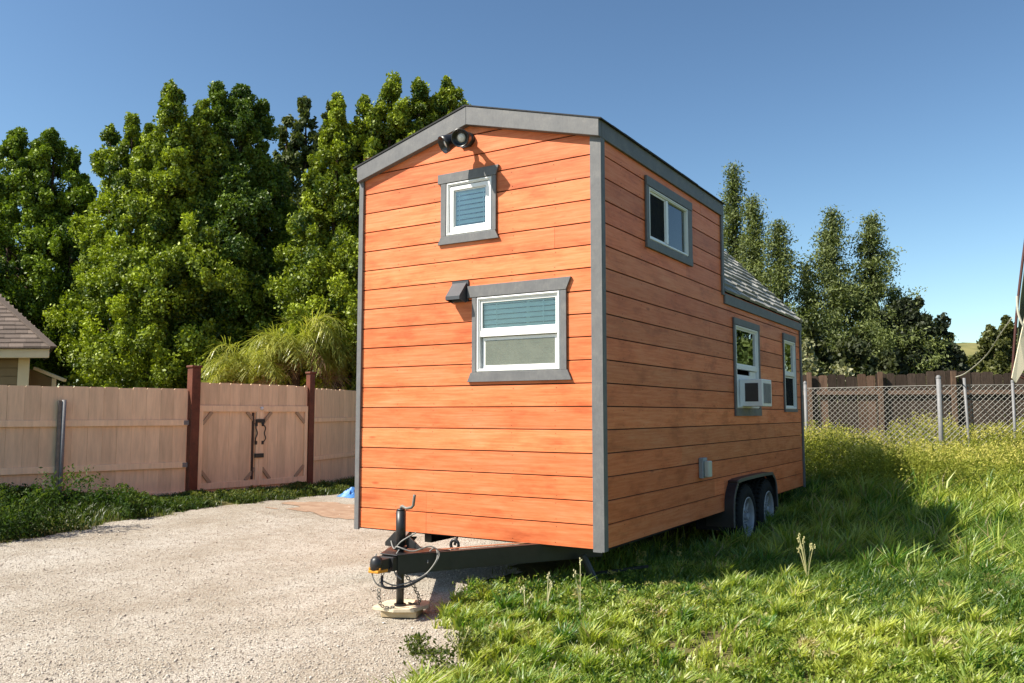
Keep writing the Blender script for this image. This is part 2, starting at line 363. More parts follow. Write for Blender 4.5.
def boards(mb, fn, u0, u1, z0, z1, openings, joints=None, hw=None):
    """one siding course, cut round the openings; hw(z)->(ulo,uhi) clips gable courses"""
    js = [u0]+(joints or [])+[u1]
    for a, b in zip(js[:-1], js[1:]):
        tint = board_tint(); segs = [(a+.001, b-.001, z0, z1)]
        for (p, q, r_, s_) in openings:
            ns = []
            for (sa, sb, sc, sd) in segs:
                if q <= sa or p >= sb or s_ <= sc or r_ >= sd: ns.append((sa, sb, sc, sd)); continue
                if sa < p: ns.append((sa, p, sc, sd))
                if sb > q: ns.append((q, sb, sc, sd))
                lo, hi = max(sa, p), min(sb, q)
                if r_ > sc: ns.append((lo, hi, sc, r_))
                if s_ < sd: ns.append((lo, hi, s_, sd))
            segs = ns
        for (sa, sb, sc, sd) in segs:
            g_ = .0058; ca, cb = (sc+g_ if sc == z0 else sc), (sd-g_ if sd == z1 else sd)
            if hw:
                l0, h0 = hw(ca); l1, h1 = hw(cb)
                P = [(max(sa, l0), ca), (min(sb, h0), ca), (min(sb, h1), cb), (max(sa, l1), cb)]
                if P[1][0]-P[0][0] < .02: continue
                if P[2][0] <= P[3][0]: P = [P[0], P[1], ((P[2][0]+P[3][0])/2, cb)]
            else: P = [(sa, ca), (sb, ca), (sb, cb), (sa, cb)]
            j = random.uniform(-.001, .001)
            mb.prism(P, -.02, 0+j, fn, tint)
            if not hw or cb < 3.7:      # nail heads
                us = np.arange(math.ceil((sa+.02)/.405)*.405, sb-.02, .405)
                for u_ in us:
                    for z_ in (sc+.03, sd-.03):
                        if ca < z_ < cb: uu_ = u_+random.uniform(-.01, .01); mb.prism([(uu_-.003, z_-.003), (uu_+.003, z_-.003), (uu_+.003, z_+.003), (uu_-.003, z_+.003)], 0, .0015, fn, (.22, .2, .2))
            if len(P) == 4:      # eased top edge
                c = .005; mb.prism([(P[0][0], cb-.0), (P[1][0] if not hw else P[2][0], cb), (P[2][0], cb+.003), (P[3][0], cb+.003)], -.02, -.006, fn, tint)
def gable(z): h = min(1.25, max(0, (4.19-z)/SL)); return (-1.25-h, -1.25+h)
mb = MB()
for k in range(20): boards(mb, front, -W, 0, ZS[k], ZS[k+1], OPF, [random.choice((-2.09, -1.69, -.81, -.41))] if (random.random() < .4 and ZS[k] < 1.6) or ZS[k] in (ZS[13],) else None, gable)
mb.build('front_siding', M['siding'], house)
mb = MB()
for k in range(19):
    z0, z1 = ZS[k], ZS[k+1]
    end = LL if z1 < 2.95 else LU
    z1 = min(z1, 3.86) if end == LU else z1
    if z0 < 2.95 < ZS[k+1]:
        z1 = ZS[k+1]; end = LU
        boards(mb, side, LU, LL, z0, 2.93, OPS, None)
    jt = [random.uniform(1.2, 2.8)] if random.random() < .45 else []
    if end == LL and random.random() < .85: jt += [random.uniform(3.3, 5.6)]
    boards(mb, side, 0, end, z0, z1, OPS+[FENDER], sorted(jt))
mb.prism([(2.98, .889), (2.98, .62), (3.02, .745), (3.12, .845), (3.25, .889)], -.02, -.001, side, board_tint())
mb.prism([(4.80, .889), (4.47, .889), (4.62, .862), (4.74, .77), (4.80, .62)], -.02, -.001, side, board_tint())
mb.build('side_siding', M['siding'], house)
mb = MB()
for k in range(19):
    z0, z1 = ZS[k], min(ZS[k+1], 3.86)
    boards(mb, lambda u, n, z: (-W-n, u, z), 0, LU if z0 > 2.8 else LL, z0, z1, [], None)
    if z0 < 3.9: boards(mb, lambda u, n, z: (u, LL+n, z), -W, 0, z0, z1, [], None, lambda z: (-1.25-min(1.25, max(0, 4.2-z-.03)), -1.25+min(1.25, max(0, 4.2-z-.03))))
mb.build('rear_siding', M['siding'], house)
# sheathing behind the boards, with holes at the windows: strips round the openings
mb = MB()
def sheath(fn, u0, u1, z0, z1, ops):
    us = sorted({u0, u1, *[o[0] for o in ops], *[o[1] for o in ops]}); zs = sorted({z0, z1, *[o[2] for o in ops], *[o[3] for o in ops]})
    for a, b in zip(us[:-1], us[1:]):
        for c, d in zip(zs[:-1], zs[1:]):
            m_ = ((a+b)/2, (c+d)/2)
            if any(o[0] < m_[0] < o[1] and o[2] < m_[1] < o[3] for o in ops): continue
            mb.prism([(a, c), (b, c), (b, d), (a, d)], -.05, -.014, fn)
sheath(front, -W+.03, -.03, .56, 3.86, OPF); sheath(side, .05, LU-.06, 2.9, 3.86, OPS[:1]); sheath(side, .05, LL-.05, .89, 2.9, OPS[1:])
sheath(side, .05, FENDER[0], .56, .89, []); sheath(side, FENDER[1], LL-.05, .56, .89, [])
mb.prism([(-W+.06, 3.86), (-.06, 3.86), (-1.25, 4.18)], -.05, -.014, front)
mb.box((-W+.03, .06, .56), (-W+.06, LL, 2.9)); mb.box((-W+.07, LL-.06, .56), (-.07, LL-.03, 2.9)); mb.box((-W+.03, .06, 2.9), (-W+.06, LU, 3.86))
mb.box((-W+.07, .06, .57), (-.60, LL-.07, .60))
mb.build('wall_sheathing', M['dark'], house)
# back wall of the loft box, above the lower roof
mb = MB(); mb.prism([(-W+.02, 2.9), (-.02, 2.9), (-.02, 3.9), (-1.25, 4.23), (-W+.02, 3.9)], -.0, .03, lambda u, n, z: (u, LU-n, z)); mb.build('loft_rear_wall', M['trim'], house)
# upper roof deck
mb = MB(); OV = .066
for sgn in (-1, 1):
    cx = -1.25; xe = cx+sgn*(1.25+.045); ze = ZRT-SL*(1.25+.045)+.004
    t = .013
    for kk in range(14):
        y0 = -OV+kk*(LU+OV+.05)/14; y1 = -OV+(kk+1)*(LU+OV+.05)/14-.002; dz = random.uniform(-.003, .004)
        mb.add([(cx, y0, ZRT+.004), (xe, y0, ze), (xe, y1, ze), (cx, y1, ZRT+.004), (cx, y0, ZRT+.004+t+dz), (xe, y0, ze+t+dz), (xe, y1, ze+t+dz), (cx, y1, ZRT+.004+t+dz)],
               [(0, 3, 2, 1), (4, 5, 6, 7), (0, 1, 5, 4), (1, 2, 6, 5), (2, 3, 7, 6), (3, 0, 4, 7)])
up_roof = mb.build('upper_roof', M['darkshingle'], house)
# fascia boards: front gable rake, side eaves
FH = ZFT-ZFB
mb = MB()
P = [(-W-.0, ZFB), (-1.25, ZRB), (-1.25, ZRT), (-W-.0, ZFT)]
mb.prism(P, .0, .060, front); mb.prism([(-1.25, ZRB), (.022, ZFB), (.022, ZFT), (-1.25, ZRT)], .0, .060, front)
mb.build('front_fascia', M['trim'], up_roof, .004)
for bx in (((.001, .0, ZFB), (.024, LU+.03, ZFT-.002)), ((-W-.024, .0, ZFB), (-W-.001, LU+.03, ZFT-.002))):
    mb = MB(); mb.box(*bx); mb.build('eave_fascia', M['trim'], up_roof, .003)
# corner boards
for (x0, x1, y0, y1, z0, z1) in ((-W-.0, -W+.050, -.022, .0, ZB, ZFB+.03), (-.075, .002, -.022, -.0, ZB, ZFB+.03), (-.0, .022, -.022, .05, ZB+.005, ZFB), (0, .02, LU-.05, LU+.02, 2.9, ZFB), (-.05, .0, LU+.002, LU+.022, 2.9, ZFB), (.0, .022, LL-.05, LL+.02, ZB, ZLB+.02), (-W-.022, -W-.0005, 0.001, .06, ZB, ZFB)):
    mb = MB(); mb.box((x0, y0, z0), (x1, y1, z1)); mb.build('corner_board', M['trim'], house, .002)
# lower roof: shingle courses both sides
S2 = (4.139-2.942)/1.157
mb = MB(); ncs = 13; RX = 1.25+.03
for sgn in (1, -1):
    dirx, dirz = -1/math.hypot(1, S2), S2/math.hypot(1, S2); Ls = RX*math.hypot(1, S2)
    nx_, nz_ = dirz, -dirx
    for c in range(ncs):
        s0 = c*Ls/ncs; s1 = s0+Ls/ncs+.04; y = LU+.03
        while y < LL+.06:
            wd = random.choice((.16, .24, .32))*random.uniform(.9, 1.1); y1 = min(y+wd, LL+.06); th = .014+random.choice((0, .008, .014)); s0j = s0+random.uniform(-.006, .006)
            t_ = random.uniform(.75, 1.15); cc = (.34*t_, .335*t_, .31*t_)
            def pt(s, n_, yy): 
                X = RX+dirx*s+nx_*n_; return ((-1.25+sgn*X), yy, ZLT-.01+dirz*s+nz_*n_)
            vs = [pt(s0j, 0, y), pt(s0j, 0, y1-.004), pt(min(s1, Ls), -.006, y1-.004), pt(min(s1, Ls), -.006, y), pt(s0j, th+.012, y), pt(s0j, th+.012, y1-.004), pt(min(s1, Ls), .006, y1-.004), pt(min(s1, Ls), .006, y)]
            mb.add(vs, [(0, 3, 2, 1), (4, 5, 6, 7), (0, 1, 5, 4), (1, 2, 6, 5), (2, 3, 7, 6), (3, 0, 4, 7)], cc); y = y1
low_roof = mb.build('lower_roof', M['shingle'], house)
for sgn in (1, -1):
    mb = MB(); xf = -1.25+sgn*(1.25+.024); xi = -1.25+sgn*(1.25+.001)
    mb.box((min(xf, xi), LU+.022, ZLB), (max(xf, xi), LL+.03, ZLT-.03))
    mb.build('lower_fascia', M['trim'], low_roof, .003)
mb = MB()
for sgn in (1, -1):
    a = (-1.25+sgn*1.274, ZLB); b = (-1.25, ZLB+1.274*S2); mb.prism([a, b, (b[0], b[1]+.13), (a[0], a[1]+.12)], LL+.0305, LL+.052, lambda u, n, z: (u, n, z))
mb.build('rake_board', M['trim'], low_roof)
mb = MB()
for sgn in (1, -1): mb.add([(-1.25+sgn*1.24, LU, 2.90), (-1.25, LU, 2.90+1.24*S2), (-1.25, LL+.02, 2.90+1.24*S2), (-1.25+sgn*1.24, LL+.02, 2.90)], [(0, 1, 2, 3)])
mb.build('roof_deck', M['dark'], low_roof)
mb = MB(); mb.add([(-1.12, LU+.01, ZLB+1.274*S2+.02), (-1.25, LU+.01, ZLB+1.274*S2+.17), (-1.38, LU+.01, ZLB+1.274*S2+.02), (-1.12, LL+.07, ZLB+1.274*S2+.02), (-1.25, LL+.07, ZLB+1.274*S2+.17), (-1.38, LL+.07, ZLB+1.274*S2+.02)], [(0, 1, 4, 3), (1, 2, 5, 4), (0, 2, 1), (3, 4, 5)], (.3, .3, .28))
mb.build('ridge_cap', M['shingle'], low_roof)

# windows -----------------------------------------------------------
def window(fn, tr, fr, kind, fl=(.04, .035), label=None):
    """tr, fr: (u0,u1,z0,z1) of trim and white frame"""
    def rect(m, a, b, c, d, n0, n1): m.prism([(a, c), (b, c), (b, d), (a, d)], n0, n1, fn)
    def ring(m, r, wd, n0, n1):
        a, b, c, d = r; rect(m, a, b, c, c+wd, n0, n1); rect(m, a, b, d-wd, d, n0, n1); rect(m, a, a+wd, c+wd, d-wd, n0, n1); rect(m, b-wd, b, c+wd, d-wd, n0, n1)
    u0, u1, z0, z1 = fr; a, b, c, d = tr
    m = MB(); ring(m, (u0, u1, z0, z1), .028, -.05, .012); ring(m, (u0+.006, u1-.006, z0+.006, z1-.006), .012, .0125, .02)
    zr = None; um = None
    if kind in ('hung', 'ac', 'hung_dark'):
        zr = {'hung': 2.272, 'ac': 2.135, 'hung_dark': 2.145}[kind]; rect(m, u0+.035, u1-.035, zr-.024, zr+.024, -.045, .008)
    if kind == 'slider': um = 1.43; rect(m, um-.026, um+.026, z0+.035, z1-.035, -.045, .009)
    win = m.build('window', M['white'], house, .003); win['label'] = label
    t = MB()
    f0, f1 = fl
    t.prism([(a+f0*.0, z1+.002), (b-f0, z1+.002), (b+0, d), (a-0, d)] if f0 else [(a, z1+.002), (b, z1+.002), (b, d), (a, d)], .002, .024, fn)
    t.prism([(a+0, c), (b, c), (b-f1, z0-.002), (a+f1, z0-.002)] if f1 else [(a, c), (b, c), (b, z0-.002), (a, z0-.002)], .002, .024, fn)
    rect(t, a+(f0 or 0), u0-.002, z0-.001, z1+.001, .002, .020); rect(t, u1+.002, b-(f0 or 0), z0-.001, z1+.001, .002, .020)
    t.build('window_trim', M['trim'], win, .002)
    ia, ib, ic, id_ = u0+.028, u1-.028, z0+.028, z1-.028
    gl = MB(); sash = MB(); scr = MB(); bl = MB(); ins = MB()
    def pane(r, dep=-.012, mat='glass'):
        q = MB(); q.prism([(r[0], r[2]), (r[1], r[2]), (r[1], r[3]), (r[0], r[3])], dep-.004, dep, fn); q.build('glass_pane', M[mat], win)
    def slats(r, mat='blind', sp=.050, tilt=1.0):
        z = r[2]+.01
        while z < r[3]:
            n_ = -.045; hz = sp*.5*.95
            bl.add([fn(r[0], n_+hz*math.cos(tilt), z-hz*math.sin(tilt)), fn(r[1], n_+hz*math.cos(tilt), z-hz*math.sin(tilt)), fn(r[1], n_-hz*math.cos(tilt), z+hz*math.sin(tilt)), fn(r[0], n_-hz*math.cos(tilt), z+hz*math.sin(tilt))], [(0, 1, 2, 3)])
            z += sp*.86
        for uu in (.2, .8):
            x = r[0]+(r[1]-r[0])*uu; bl.prism([(x-.003, r[2]), (x+.003, r[2]), (x+.003, r[3]), (x-.003, r[3])], -.028, -.026, fn)
    if kind == 'casement':
        ring(sash, (ia+.006, ib-.006, ic+.006, id_-.006), .036, -.035, .004); ring(sash, (ia+.043, ib-.043, ic+.043, id_-.043), .010, -.035, -.008)
        pane((ia+.05, ib-.05, ic+.05, id_-.05)); slats((ia, ib, ic, id_))
    elif kind == 'hung':
        pane((ia, ib, zr+.024, id_)); ring(sash, (ia, ib, zr+.025, id_), .022, -.03, .0)
        ring(sash, (ia+.012, ib-.012, ic, zr-.03), .032, -.044, -.022); pane((ia+.03, ib-.03, ic+.03, zr-.055), -.025)
        scr.prism([(ia+.04, ic+.03), (ib-.04, ic+.03), (ib-.04, zr-.055), (ia+.04, zr-.055)], -.021, -.0195, fn)
        slats((ia, ib, ic, id_)); 
        bl.prism([(ia+(ib-ia)*.56, ic), (ia+(ib-ia)*.60, ic), (ia+(ib-ia)*.60, id_), (ia+(ib-ia)*.56, id_)], -.066, -.062, fn)
    elif kind == 'slider':
        ring(sash, (ia, um-.02, ic, id_), .018, -.03, -.004); pane((um+.03, ib, ic, id_)); slats((um+.02, ib, ic, id_), 'blind', .055, 1.0)
        pane((ia+.015, um-.03, ic+.015, id_-.015), -.016)
        scr.prism([(ia+.01, ic+.01), (um-.03, ic+.01), (um-.03, id_-.01), (ia+.01, id_-.01)], -.010, -.0085, fn)
    elif kind in ('ac', 'hung_dark'):
        pane((ia, ib, zr+.024, id_), -.012, 'glass_mirror'); ring(sash, (ia, ib, zr+.025, id_), .016, -.03, -.002)
        if kind == 'hung_dark':
            ring(sash, (ia+.004, ib-.004, ic, zr-.03), .022, -.04, -.018); pane((ia+.02, ib-.02, ic+.02, zr-.05), -.024)
            scr.prism([(ia+.02, ic+.02), (ib-.02, ic+.02), (ib-.02, zr-.05), (ia+.02, zr-.05)], -.017, -.0155, fn)
        else:
            rect(sash, ia, ib, ic, 2.05, -.03, -.012); rect(sash, ia+.62, ib, 2.05, zr-.03, -.03, -.014)
    if sash.v: sash.build('sash', M['white'], win, .002)
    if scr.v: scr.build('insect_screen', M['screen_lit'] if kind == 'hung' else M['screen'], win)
    if bl.v: bl.build('blind', M['blind'], win)
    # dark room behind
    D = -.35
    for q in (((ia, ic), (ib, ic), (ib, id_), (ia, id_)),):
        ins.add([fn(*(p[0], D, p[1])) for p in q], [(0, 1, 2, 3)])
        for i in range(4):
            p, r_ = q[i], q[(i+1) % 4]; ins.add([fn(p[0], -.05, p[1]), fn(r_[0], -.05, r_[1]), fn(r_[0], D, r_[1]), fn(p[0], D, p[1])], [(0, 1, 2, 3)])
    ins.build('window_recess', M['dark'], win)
    return win
window(front, (-1.575, -.935, 3.08, 3.712), OPF[0], 'casement', (.03, .035), 'small square front window high under the gable')
window(front, (-1.25, -.252, 1.868, 2.69), OPF[1], 'hung', (.045, .035), 'wide front window with raised blinds above and insect screen below')
window(side, (.905, 2.085, 3.06, 3.705), OPS[0], 'slider', (0, 0), 'sliding loft window on the shaded long side')
window(side, (3.42, 4.48, 1.575, 2.69), OPS[1], 'ac', (0, 0), 'tall side window holding the air conditioner')
window(side, (5.67, 6.37, 1.625, 2.70), OPS[2], 'hung_dark', (0, 0), 'tall side window nearest the rear corner')

# air conditioner
ay0, ay1, az0, az1, axn = 3.665, 4.075, 1.685, 1.995, .25
mb = MB(); mb.box((-.01, ay0, az0), (axn, ay1, az1)); ac = mb.build('air_conditioner', M['white'], house, .008)
mb = MB()
for i in range(13):
    x = .06+i*.011; mb.box((x, ay0-.006, az0+.06), (x+.006, ay0-.001, az1-.05))
mb.box((.055, ay0-.003, az0+.055), (.205, ay0-.0005, az1-.045)); mb.build('side_grille', M['acgrille'], ac)
mb = MB(); mb.box((axn+.0005, ay0+.05, az0+.035), (axn+.004, ay1-.05, az1-.045))
for i in range(22): y = ay0+.055+i*.0138; mb.box((axn+.004, y, az0+.04), (axn+.008, y+.004, az1-.05))
mb.build('condenser_grille', M['acfin'], ac)
# outlet box
mb = MB(); mb.box((.0, 2.19, .965), (.045, 2.33, 1.165)); ob = mb.build('outlet_box', M['greybox'], house, .008)
mb = MB(); mb.box((.0455, 2.215, .975), (.095, 2.33, 1.135)); mb.build('outlet_cover', plain('pale_grey_plastic', (.5, .5, .44), .4), ob, .012)
# vent hood
mb = MB(); hx0, hx1 = -1.408, -1.262
mb.add([(hx0, -.02, 2.725), (hx1, -.02, 2.725), (hx1, -.125, 2.60), (hx0, -.125, 2.60), (hx0, -.02, 2.55), (hx1, -.02, 2.55), (hx1, -.125, 2.57), (hx0, -.125, 2.57)], [(0, 1, 2, 3), (3, 2, 6, 7), (0, 3, 7, 4), (1, 5, 6, 2)])
mb.box((hx0-.012, -.012, 2.56), (hx1+.012, -.001, 2.745)); mb.box((hx0+.01, -.045, 2.56), (hx1-.01, -.02, 2.60))
o = mb.build('vent_hood', plain('slate_metal', (.055, .06, .068), .45), house); sm = o.modifiers.new('t', 'SOLIDIFY'); sm.thickness = .004
# security light: bracket + two round heads
lp = MB(); LCX, LCZ = -1.25, 4.0
lp.lathe([(0, 0), (.06, 0), (.06, .03), (.045, .045), (0, .045)], (LCX+.0, -.001, 3.985), (0, -1, 0), 20)
lp.tube([(LCX, -.05, 3.985), (LCX+.04, -.12, 4.0), (LCX+.08, -.17, 3.96)], .02, 8); lp.tube([(LCX, -.05, 3.985), (LCX-.03, -.12, 4.0), (LCX-.05, -.16, 3.965)], .02, 8)
lp.box((LCX-.075, -.02, 3.92), (LCX+.02, -.001, 4.02))
sec = lp.build('security_light', M['blackp'], house)
for c, d in (((LCX+.085, -.215, 3.925), (.22, -.93, -.30)), ((LCX-.055, -.20, 3.925), (-.50, -.70, -.50))):
    h = MB(); prof = [(0, -.085), (.035, -.082), (.055, -.05), (.062, .0), (.074, .05), (.078, .085), (.070, .085), (.06, .055), (.04, .045), (0, .045)]
    h.lathe(prof, c, d, 24); h.build('lamp_head', M['blackp'], sec, 0, True)
    h = MB(); dv = Vector(d).normalized(); cc = Vector(c)+dv*.05; h.lathe([(0, .012), (.022, .009), (.038, 0), (.038, -.004), (0, -.004)], cc, d, 18); h.build('lamp_lens', M['lens'], sec, 0, True)

# chassis & running gear -------------------------------------------
mb = MB()
for x in (-2.05, -.45): mb.box((x-.04, .5, .40), (x+.04, LL-.1, .545))
for y in [.45+.58*i for i in range(11)]: mb.box((-2.3, y, .50), (-.2, y+.05, .548))
for x in (-W+.10, -.14): mb.box((x-.03, .3, .53), (x+.03, FENDER[0]-.04, .5645)); mb.box((x-.03, FENDER[1]+.04, .53), (x+.03, LL-.1, .5645))
for y in (3.67, 4.55): mb.tube([(-2.3, y, .43), (-.2, y, .43)], .04, 10)
chs = mb.build('chassis', M['steel'], house)
mb = MB()   # corner stabiliser jack and its foot under the front right corner
mb.tube([(-.30, .25, .47), (-.16, .30, .16)], .03, 8); mb.box((-.25, .2, .12), (-.07, .4, .16)); mb.bar((-.34, .3, .30), (.05, .75, .34), .02, .02); mb.build('stabiliser_jack', M['steel'], house)
# tongue beams
for sgn, name in ((1, 0), (-1, 1)):
    mb = MB(); a = Vector((-1.25+sgn*.07, -1.0, .50)); b = Vector((-1.25+sgn*1.0, .50, .50))
    d = (b-a).normalized(); s_ = Vector((d.y, -d.x, 0))*sgn
    mb.bar(a, b, .012, .125); 
    mb.bar(a-s_*.025+Vector((0, 0, .0655)), b-s_*.025+Vector((0, 0, .0655)), .062, .008); mb.bar(a-s_*.025-Vector((0, 0, .0655)), b-s_*.025-Vector((0, 0, .0655)), .062, .008)
    mb.build('tongue_beam', M['steel'] if sgn > 0 else M['steel_g'], house)  # left beam in paler grey steel, standing in for sunlight on it
mb = MB()
a = Vector((-1.18, -.80, .571)); b = Vector((-.55, .22, .571)); mb.bar(a, b, .05, .003); mb.build('reddish_flange', M['steel_red'], house)  # thin reddish strip along the top edge of the right beam
mb = MB()  # top plate + coupler
mb.add([(-1.33, -1.02, .575), (-1.17, -1.02, .575), (-.98, -.62, .575), (-1.52, -.62, .575), (-1.33, -1.02, .567), (-1.17, -1.02, .567), (-.98, -.62, .567), (-1.52, -.62, .567)], [(0, 1, 2, 3), (7, 6, 5, 4), (0, 4, 5, 1), (1, 5, 6, 2), (2, 6, 7, 3), (3, 7, 4, 0)])
mb.box((-1.32, -1.05, .46), (-1.18, -.80, .56)); mb.box((-1.295, -1.16, .48), (-1.205, -1.03, .555))
cp = mb.build('coupler', M['steel'], house, .008)
mb = MB(); mb.lathe([(0, .055), (.025, .05), (.043, .03), (.048, 0), (.045, -.04), (0, -.04)], (-1.25, -1.15, .525), (0, 0, 1), 18); mb.build('ball_socket', M['steel'], cp, 0, True)
mb = MB(); mb.box((-1.295, -1.19, .462), (-1.20, -1.08, .484)); mb.bar((-1.295, -1.18, .492), (-1.20, -1.16, .492), .018, .02); mb.build('coupler_lock', M['yellow'], cp, .006)
# jack
mb = MB(); mb.tube([(-1.25, -.88, .62), (-1.25, -.88, .875)], .037, 14); mb.tube([(-1.25, -.88, .875), (-1.25, -.88, .89)], .03, 12); mb.tube([(-1.25, -.88, .19), (-1.25, -.88, .62)], .029, 12); mb.torus((-1.25, -.88, .60), (0, 0, 1), .042, .012)
jk = mb.build('tongue_jack', M['steel'], house, 0, True)
mb = MB(); mb.tube([(-1.25, -.88, .89), (-1.25, -.88, .905), (-1.24, -.88, .91), (-1.20, -.88, .895), (-1.15, -.88, .905), (-1.135, -.88, .92), (-1.125, -.88, .985), (-1.122, -.88, 1.0)], .0115, 8); mb.build('crank_handle', M['steel_g'], jk, 0, True)
mb = MB(); mb.lathe([(0, 0), (.045, 0), (.045, .008), (0, .008)], (-1.25, -.88, .185), (0, 0, 1), 14); mb.build('jack_foot', M['steel'], jk)
for gp in ([(-1.42, .60), (-1.29, .60), (-1.29, .72), (-1.33, .71), (-1.42, .63)], [(-1.21, .60), (-1.06, .60), (-1.21, .70)]):
    mb = MB(); mb.prism(gp, .845, .86, front); mb.build('gusset_bracket', M['steel'], house, .003)
mb = MB(); mb.torus((-1.37, -.02, .50), (.2, -1, 0), .04, .014, 18, 8, sq=.9); mb.tube([(-1.37, -.02, .50), (-1.37, .02, .57)], .012, 6); mb.build('tow_ring', M['steel'], house, 0, True)
# wires and chains at the hitch
def spline(pts, n=8):
    P = [Vector(p) for p in pts]; P = [P[0]]+P+[P[-1]]; out = []
    for i in range(1, len(P)-2):
        for k in range(n):
            t = k/n; a, b, c, d = P[i-1], P[i], P[i+1], P[i+2]
            out.append(.5*((2*b)+(-a+c)*t+(2*a-5*b+4*c-d)*t*t+(-a+3*b-3*c+d)*t**3))
    out.append(P[-2]); return out
wires = [[(-1.31, -1.08, .58), (-1.29, -1.16, .50), (-1.24, -1.15, .38), (-1.15, -1.02, .34), (-1.05, -.88, .40), (-.99, -.78, .52), (-1.03, -.74, .60), (-1.08, -.76, .56), (-1.04, -.82, .50)],
         [(-1.30, -.88, .60), (-1.22, -.95, .62), (-1.12, -.90, .59), (-1.03, -.80, .62), (-.98, -.76, .55), (-1.04, -.86, .42), (-1.16, -1.02, .36), (-1.24, -1.10, .40)],
         [(-1.22, -.93, .60), (-1.21, -.99, .55), (-1.19, -1.02, .45), (-1.14, -1.0, .40)], [(-1.36, -.86, .64), (-1.27, -.93, .60), (-1.20, -.93, .66), (-1.12, -.86, .72)]]
mb = MB()
for wv in wires: mb.tube(spline(wv), .0052, 6)
mb.build('wiring_cable', M['cable'], house, 0, True)
mb = MB()
mb.tube(spline([(-1.24, -1.1, .43), (-1.2, -1.12, .36), (-1.1, -1.0, .355), (-1.02, -.86, .42)]), .010, 6); mb.build('breakaway_cable', M['steel'], house, 0, True)
def chain(pts, name):
    m = MB(); sp = spline(pts, 10); L = 0; last = sp[0]; k = 0
    for p, q in zip(sp[:-1], sp[1:]):
        L += (q-p).length
        if L > .030:
            L = 0; d = (q-p).normalized(); u = d.cross(Vector((1, .2, 0)) if k % 2 else Vector((0, 1, .1))).normalized()
            m.torus(q, u, .0135, .0042, 10, 5); k += 1
    return m.build(name, M['steel_g'], house, 0, True)
chain([(-1.29, -1.02, .46), (-1.30, -1.06, .33), (-1.31, -1.02, .20), (-1.22, -.96, .19)], 'safety_chain')
chain([(-1.17, -.95, .45), (-1.10, -.90, .33), (-1.13, -.80, .20), (-1.22, -.82, .19)], 'safety_chain')
# wheels
def wheel(x, y, dual):
    c = (x, y, .44); sgn = 1 if x > -1 else -1; ax = (sgn, 0, 0)
    m = MB(); m.lathe([(.215, -.11), (.30, -.115), (.352, -.09), (.365, -.05), (.368, 0), (.365, .05), (.352, .09), (.30, .115), (.225, .11), (.215, .09)], c, ax, 40)
    for k in range(40):
        a = 2*math.pi*k/40
        for o_ in (-.075, -.025, .025, .075):
            p = Vector(c)+Vector((sgn*o_, math.cos(a)*.366, math.sin(a)*.366)); m.bar(p+Vector((-.02, 0, 0)), p+Vector((.02, 0, 0)), .022, .012, upv=(0, math.cos(a), math.sin(a)))
    wh = m.build('wheel', M['rubber'], house, 0, True)
    m = MB(); m.lathe([(.216, .105), (.222, .112), (.214, .116), (.203, .098), (.195, .05), (.192, -.10)], c, ax, 36)
    m.lathe([(0, .055), (.05, .06), (.085, .072), (.105, .058)], c, ax, 32)
    for k in range(8):
        a = 2*math.pi*k/8; d = Vector((0, math.cos(a), math.sin(a))); m.bar(Vector(c)+Vector((sgn*.062, 0, 0))+d*.095, Vector(c)+Vector((sgn*.066, 0, 0))+d*.2, .048, .016, upv=(1, 0, 0))
    m.build('rim', M['rim'], wh, 0, False)
    m = MB(); m.lathe([(.193, .036), (0, .036)], c, ax, 24); m.build('brake_drum', M['dark'], wh)
    m = MB(); m.lathe([(.038, .06), (.038, .10), (.03, .112), (0, .114)], c, ax, 16)
    for k in range(6):
        a = 2*math.pi*k/6; p = Vector(c)+Vector((sgn*.07, math.cos(a)*.068, math.sin(a)*.068)); m.tube([p, p+Vector((sgn*.022, 0, 0))], .011, 6)
    m.build('hub_cap', M['rim'], wh)
for x in (-.055, -W+.055):
    for y in (3.68, 4.55): wheel(x, y, 0)
# fender arch: extruded band
def fender(sgn):
    X = lambda n: n if sgn > 0 else -W-n
    pr = [(2.975, .40), (2.98, .60), (3.02, .74), (3.12, .84), (3.27, .893), (4.45, .893), (4.62, .86), (4.74, .77), (4.79, .62), (4.80, .45)]
    outer = spline([(0, a, b) for a, b in pr], 4); n = len(outer); m = MB(); lip = MB()
    for i in range(n-1):
        p, q = outer[i], outer[i+1]; d = (q-p).normalized(); nn = Vector((0, d.z, -d.y))
        for (u0, u1, t0, t1, mm) in ((-.20, .10, 0, .006, m), (.10, .108, -.004, .032, lip)):
            a0, a1, b0, b1 = p+nn*t0, q+nn*t0, p+nn*t1, q+nn*t1
            vs = [(X(u0), a0.y, a0.z), (X(u0), a1.y, a1.z), (X(u1), a1.y, a1.z), (X(u1), a0.y, a0.z), (X(u0), b0.y, b0.z), (X(u0), b1.y, b1.z), (X(u1), b1.y, b1.z), (X(u1), b0.y, b0.z)]
            mm.add(vs, [(0, 1, 2, 3), (7, 6, 5, 4), (0, 4, 5, 1), (1, 5, 6, 2), (2, 6, 7, 3), (3, 7, 4, 0)])
    f = m.build('fender', M['steel'], house); lip.build('fender_lip', plain('scuffed_black_steel', (.14, .14, .15), .3, .3, .2), f)
    m = MB(); m.box((X(-.01), 2.985, .36), (X(-.30), 3.0, .9)); m.box((X(-.01), 4.79, .36), (X(-.30), 4.80, .9)); m.box((X(-.31), 2.99, .36), (X(-.32), 4.79, .90)); m.build('wheel_well', M['dark'], f)
fender(1); fender(-1)
